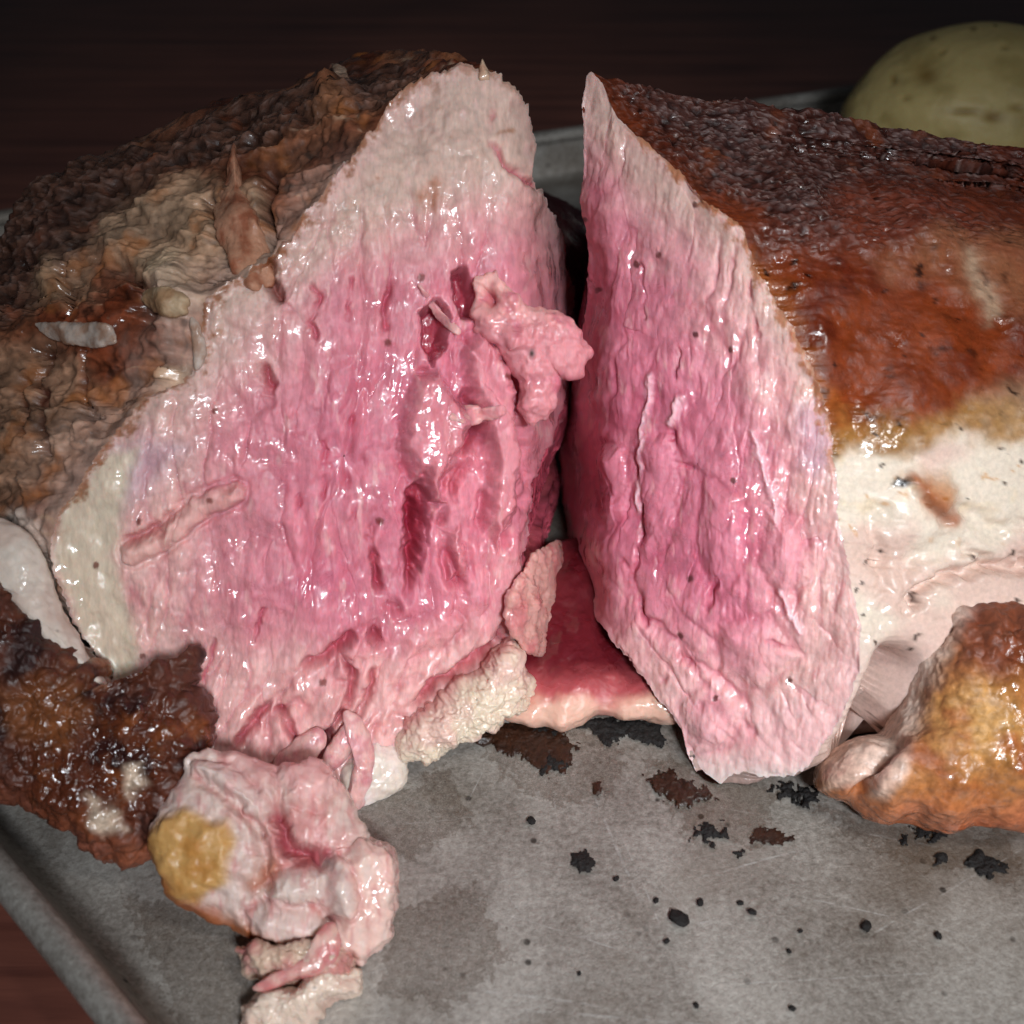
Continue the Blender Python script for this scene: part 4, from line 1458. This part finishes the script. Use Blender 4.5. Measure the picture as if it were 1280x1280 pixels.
def lobe_col(px, G):
    wp = px + np.stack([fbm(px, 0.02, 4, 711), fbm(px, 0.02, 4, 712)], -1) * 18
    C = np.zeros(px.shape[:-1] + (3,)) + lin((172, 112, 62))
    C = mixc(C, (200, 154, 90), inpoly(wp, [(1150, 880), (1200, 860), (1240, 900), (1260, 940), (1180, 950), (1130, 930)], 24) * 0.7)
    C = mixc(C, (152, 76, 40), sst(0.05, 0.4, fbm(G, 60, 4, 713)) * 0.8)
    C = mixc(C, (106, 42, 26), inpoly(wp, [(1180, 740), (1300, 740), (1300, 880), (1250, 850), (1210, 850), (1170, 840)], 22) * 0.85)
    C = mixc(C, (178, 96, 62), sst(960, 1030, wp[..., 1]) * 0.8)
    C = mixc(C, (226, 204, 190), sst(26, -8, wp[..., 0] - (1190 - (wp[..., 1] - 750) * 0.50)) * sst(975, 930, wp[..., 1]))
    C = mixc(C, (224, 190, 172), inpoly(wp, [(1010, 940), (1080, 900), (1100, 950), (1090, 990), (1020, 985)], 12) * 0.8)
    return speck(C, px, G, 0.9, (46, 16, 8), 0.028, 9, 0.10)


def lobe_disp(px, G):
    f1, f2, i = worley2(px + fbm(px, .05, 2, 714)[..., None] * 8, 1 / 15.0, 9)
    top = sst(900, 800, px[..., 1])
    ed = sst(0, 30, -sdpoly(px, LOBE))
    return (0.7 - f1) * (0.0004 + 0.0013 * top) * ed + fbm(px, 0.014, 3, 715) * 0.004 - 0.004 * np.exp(-(dline(px, [(1100, 925), (1072, 952), (1060, 990)]) / 9) ** 2)


lb_s, lb_n = plane_of(1180, 1030, 0.004, [-0.10, -0.62, 0.76])
pillow("golden_lobe", LOBE, lb_s, lb_n, 0.022, right, M_CHAR,
       lobe_col, Tb=0.02, nu=560, nr=140, rag=1.5, seed=42, prof=3.0, disp=lobe_disp, rgh=lambda px, G: 0.30 + 0.15 * fbm(G, 120, 3, 17))


# ------------------------------------------------------------------ potato
def build_potato():
    N = NT("potato_skin")
    tc = N.n("ShaderNodeTexCoord").outputs["Object"]
    at = N.n("ShaderNodeAttribute", attribute_name="Col")
    n1 = N.noise(tc, 140, 4, 0.6)
    mx = N.n("ShaderNodeMix", data_type='RGBA', blend_type='MULTIPLY')
    mx.inputs[0].default_value = 1
    N.l(at.outputs[0], mx.inputs[6])
    rp = N.n("ShaderNodeValToRGB")
    rp.color_ramp.elements[0].color = (0.75, 0.72, 0.65, 1)
    rp.color_ramp.elements[1].color = (1, 1, 1, 1)
    N.l(n1, rp.inputs[0])
    N.l(rp.outputs[0], mx.inputs[7])
    N.l(mx.outputs[2], N.b.inputs["Base Color"])
    N.b.inputs["Roughness"].default_value = 0.5
    N.b.inputs["Subsurface Weight"].default_value = 0.15
    N.b.inputs["Subsurface Scale"].default_value = 0.003
    bp = N.n("ShaderNodeBump")
    bp.inputs["Distance"].default_value = 0.0006
    N.l(n1, bp.inputs["Height"])
    N.l(bp.outputs[0], N.b.inputs["Normal"])
    c = at_z(1212, 152, 0.040)
    rx, ry, rz = 0.058, 0.044, 0.0405
    th = np.linspace(0.02, np.pi - 0.02, 120)[:, None]
    ph = np.linspace(0, 2 * np.pi, 240, endpoint=False)[None]
    D = np.stack([np.sin(th) * np.cos(ph), np.sin(th) * np.sin(ph), np.cos(th) + 0 * ph], -1)
    G = D * np.array([rx, ry, rz])
    G = G * (1 + 0.07 * fbm(D, 1.1, 2, 3)[..., None] + 0.012 * fbm(D, 5, 3, 4)[..., None])
    P = G + c
    px = project(P)
    C = np.zeros(px.shape[:-1] + (3,)) + lin((232, 208, 142))
    C = mixc(C, (196, 172, 108), sst(0.0, 0.45, fbm(D, 3, 3, 8)) * 0.7)
    d = np.zeros(px.shape[:-1])
    for (x, y, w, h, k) in ((1155, 98, 16, 13, .8), (1115, 104, 4, 6, .8), (1205, 145, 20, 4, .8), (1240, 152, 14, 7, .9), (1270, 140, 10, 4, .7), (1176, 70, 4, 3, .6),
                            (1255, 64, 5, 3, .5), (1130, 128, 5, 3, .5)):
        m = np.exp(-(((px[..., 0] - x) / w) ** 2 + ((px[..., 1] - y) / h) ** 2)) * (D[..., 1] < 0.2)
        C = mixc(C, (150, 112, 44), m * k)
        d -= m * 0.0012
    C = speck(C, px, None, 0.6, (110, 84, 50), 0.03, 14, 0.10)
    P = P + D * d[..., None]
    P[..., 2] -= P[..., 2].min() - 0.0008
    o = make_mesh("potato", P.reshape(-1, 3), grid_quads(120, 240)[:, ::-1], N.m, None, C.reshape(-1, 3), np.full(P.shape[:-1], .5))
    tag(o, "pale yellow potato with brown eyes lying behind the roast", "potato")


build_potato()

# ------------------------------------------------------------------ burnt residue and crumbs on the pan
M_BURNT = plain("burnt_crust", (15, 9, 7), 0.75, 0.0008, 700, 0.6)
M_BROWN = plain("brown_drippings", (48, 26, 15), 0.4, 0.0004, 500, 0.5)
flr_n = np.array([0, 0, 1.0])
flr = lambda p: on_plane(p, np.array([0, 0, 0.0006]), flr_n)


def residue(poly, h, mat, seed, rag=7, name="burnt_residue"):
    """burnt-on patch: a crusty sheet with a broken edge, holes and islands"""
    poly = np.array(poly, float)
    lo, hi = poly.min(0) - 14, poly.max(0) + 14
    gx = np.arange(lo[0], hi[0], 1.3)
    gy = np.arange(lo[1], hi[1], 1.3)
    p = np.stack(np.meshgrid(gx, gy), -1)
    w = p + np.stack([fbm(p, 0.05, 3, seed), fbm(p, 0.05, 3, seed + 3)], -1) * rag * 1.6
    f = sdpoly(w, poly) + fbm(p, 0.11, 4, seed + 5, 0.65) * (rag * 2.2) + 2
    ins = f < 0
    ny, nx = ins.shape
    P = flr(p)
    P[..., 2] = (0.00025 if 'grease' in name else 0.0004) + np.where(ins, h * sst(0, -9, f) * (0.5 + 0.7 * np.clip(fbm(p, 0.12, 3, seed + 9) + 0.5, 0, 1)), 0)
    cell = ins[:-1, :-1] & ins[1:, :-1] & ins[:-1, 1:] & ins[1:, 1:]
    a = (np.arange(ny - 1)[:, None] * nx + np.arange(nx - 1)[None])[cell]
    q = np.stack([a + nx, a + nx + 1, a + 1, a], -1)
    if len(q) == 0:
        return
    used, inv = np.unique(q, return_inverse=True)
    make_mesh(name, P.reshape(-1, 3)[used], inv.reshape(q.shape), mat, pan)


residue([(606, 912), (640, 898), (700, 905), (722, 930), (716, 962), (690, 972), (656, 950), (620, 940)], 0.0006, M_BROWN, 81)
residue([(650, 905), (690, 900), (712, 916), (690, 928), (660, 924)], 0.0007, M_BURNT, 82)
residue([(668, 940), (694, 934), (716, 958), (696, 970), (676, 964)], 0.0007, M_BURNT, 83)
residue([(716, 905), (760, 893), (830, 896), (842, 930), (812, 936), (780, 926), (756, 942), (744, 918)], 0.0007, M_BURNT, 84)
residue([(806, 972), (836, 960), (880, 978), (896, 1000), (866, 1012), (826, 1006)], 0.0007, M_BROWN, 85, 9)
residue([(862, 1032), (886, 1024), (914, 1034), (918, 1052), (890, 1056), (866, 1048)], 0.0007, M_BURNT, 86, 8)
residue([(910, 1056), (940, 1062), (926, 1070), (908, 1066)], 0.0008, M_BURNT, 87, 6)
residue([(712, 1066), (734, 1060), (748, 1074), (742, 1092), (722, 1094), (708, 1080)], 0.0006, M_BURNT, 88, 3)
residue([(960, 978), (1010, 980), (1032, 1000), (1004, 1010), (972, 996)], 0.0009, M_BURNT, 89, 9)
residue([(1140, 1030), (1180, 1030), (1196, 1046), (1160, 1052), (1136, 1046)], 0.0006, M_BURNT, 90, 9)
residue([(1200, 1070), (1228, 1060), (1262, 1076), (1266, 1092), (1232, 1098), (1206, 1086)], 0.0007, M_BURNT, 91, 8)
residue([(1164, 1064), (1184, 1060), (1188, 1078), (1170, 1080)], 0.0008, M_BURNT, 92, 7)
residue([(1122, 1042), (1138, 1044), (1136, 1062), (1126, 1060)], 0.0006, M_BURNT, 93, 6)
residue([(736, 976), (752, 972), (758, 990), (744, 1000), (738, 990)], 0.0006, M_BROWN, 94, 4)
residue([(940, 1034), (980, 1036), (1000, 1050), (966, 1060), (936, 1050)], 0.0003, M_BROWN, 95, 6)

M_GREASE = plain("grease_film", (84, 58, 34), 0.22, 0.0001, 300, 0.3)
_t = M_GREASE.node_tree
_b = _t.nodes["Principled BSDF"]
_n = _t.nodes.new("ShaderNodeTexNoise")
_n.inputs["Scale"].default_value = 70
_n.inputs["Detail"].default_value = 5
_r = _t.nodes.new("ShaderNodeMapRange")
_r.inputs[1].default_value, _r.inputs[2].default_value, _r.inputs[3].default_value, _r.inputs[4].default_value = 0.40, 0.68, 0.0, 0.55
_t.links.new(_n.outputs["Fac"], _r.inputs[0])
_t.links.new(_r.outputs[0], _b.inputs["Alpha"])
for _k, _pl in enumerate(([(590, 900), (700, 890), (790, 930), (770, 1000), (690, 1010), (620, 970)], [(800, 940), (900, 960), (980, 990), (950, 1060), (850, 1040)],
                          [(150, 1110), (290, 1150), (340, 1290), (220, 1290)], [(440, 1010), (560, 950), (600, 1020), (520, 1080), (450, 1070)],
                          [(480, 1130), (600, 1100), (640, 1200), (560, 1270), (470, 1240)], [(1000, 1000), (1120, 1020), (1270, 1040), (1280, 1110), (1120, 1080)])):
    residue(_pl, 0.00008, M_GREASE, 130 + _k, 12, "grease_stain")

M_CRUMB = plain("charred_crumb", (15, 9, 7), 0.8, 0.0004, 900, 0.5)
crumb_base = None


def crumb_thing(px, py, rx, label, mat=None, seed=0, h=0.6):
    rs = np.random.RandomState(seed + 5)
    th = np.linspace(0.03, np.pi - 0.03, 12)[:, None]
    ph = np.linspace(0, 2 * np.pi, 18, endpoint=False)[None]
    D = np.stack([np.sin(th) * np.cos(ph), np.sin(th) * np.sin(ph), np.cos(th) + 0 * ph], -1)
    c = at_z(px, py, 0)
    k = rx * np.linalg.norm(c - CAM) / F
    G = D * k * np.array([1.0, 0.75, h]) * (1 + 0.55 * fbm(D, 1.6, 3, seed * 1.7))[..., None]
    a = rs.rand() * 6.28
    R = np.array([[math.cos(a), -math.sin(a), 0], [math.sin(a), math.cos(a), 0], [0, 0, 1]])
    G = G @ R.T
    G[..., 2] -= G[..., 2].min() - 0.0002
    o = make_mesh("burnt_crumb", (G).reshape(-1, 3), grid_quads(12, 18)[:, ::-1], mat or M_CRUMB)
    o.location = c
    tag(o, label, "crumb", "loose burnt crumbs on the pan")


crumb_thing(848, 1150, 12, "black oval burnt crumb, the largest loose one on bare pan", seed=1, h=0.3)
crumb_thing(606, 930, 11, "small reddish brown crumb under the pale fat lump", M_BROWN, 2, 0.6)
for i, (x, y, r) in enumerate(((664, 1028, 6), (1082, 1160, 7), (1172, 1171, 5), (820, 1127, 4), (833, 1178, 4), (770, 1100, 4),
                               (1000, 1165, 3), (875, 1130, 5), (925, 1130, 4), (940, 1142, 5), (986, 1190, 3), (870, 1258, 4), (990, 1262, 4), (724, 1218, 3))):
    crumb_thing(x, y, r, {0: "small dark crumb near the pale fat lump, beside a thin scratch", 1: "black burnt crumb alone in front of the golden lobe"}.get(
        i, "tiny black burnt crumb lying on the bare grey pan"), seed=10 + i, h=0.4)
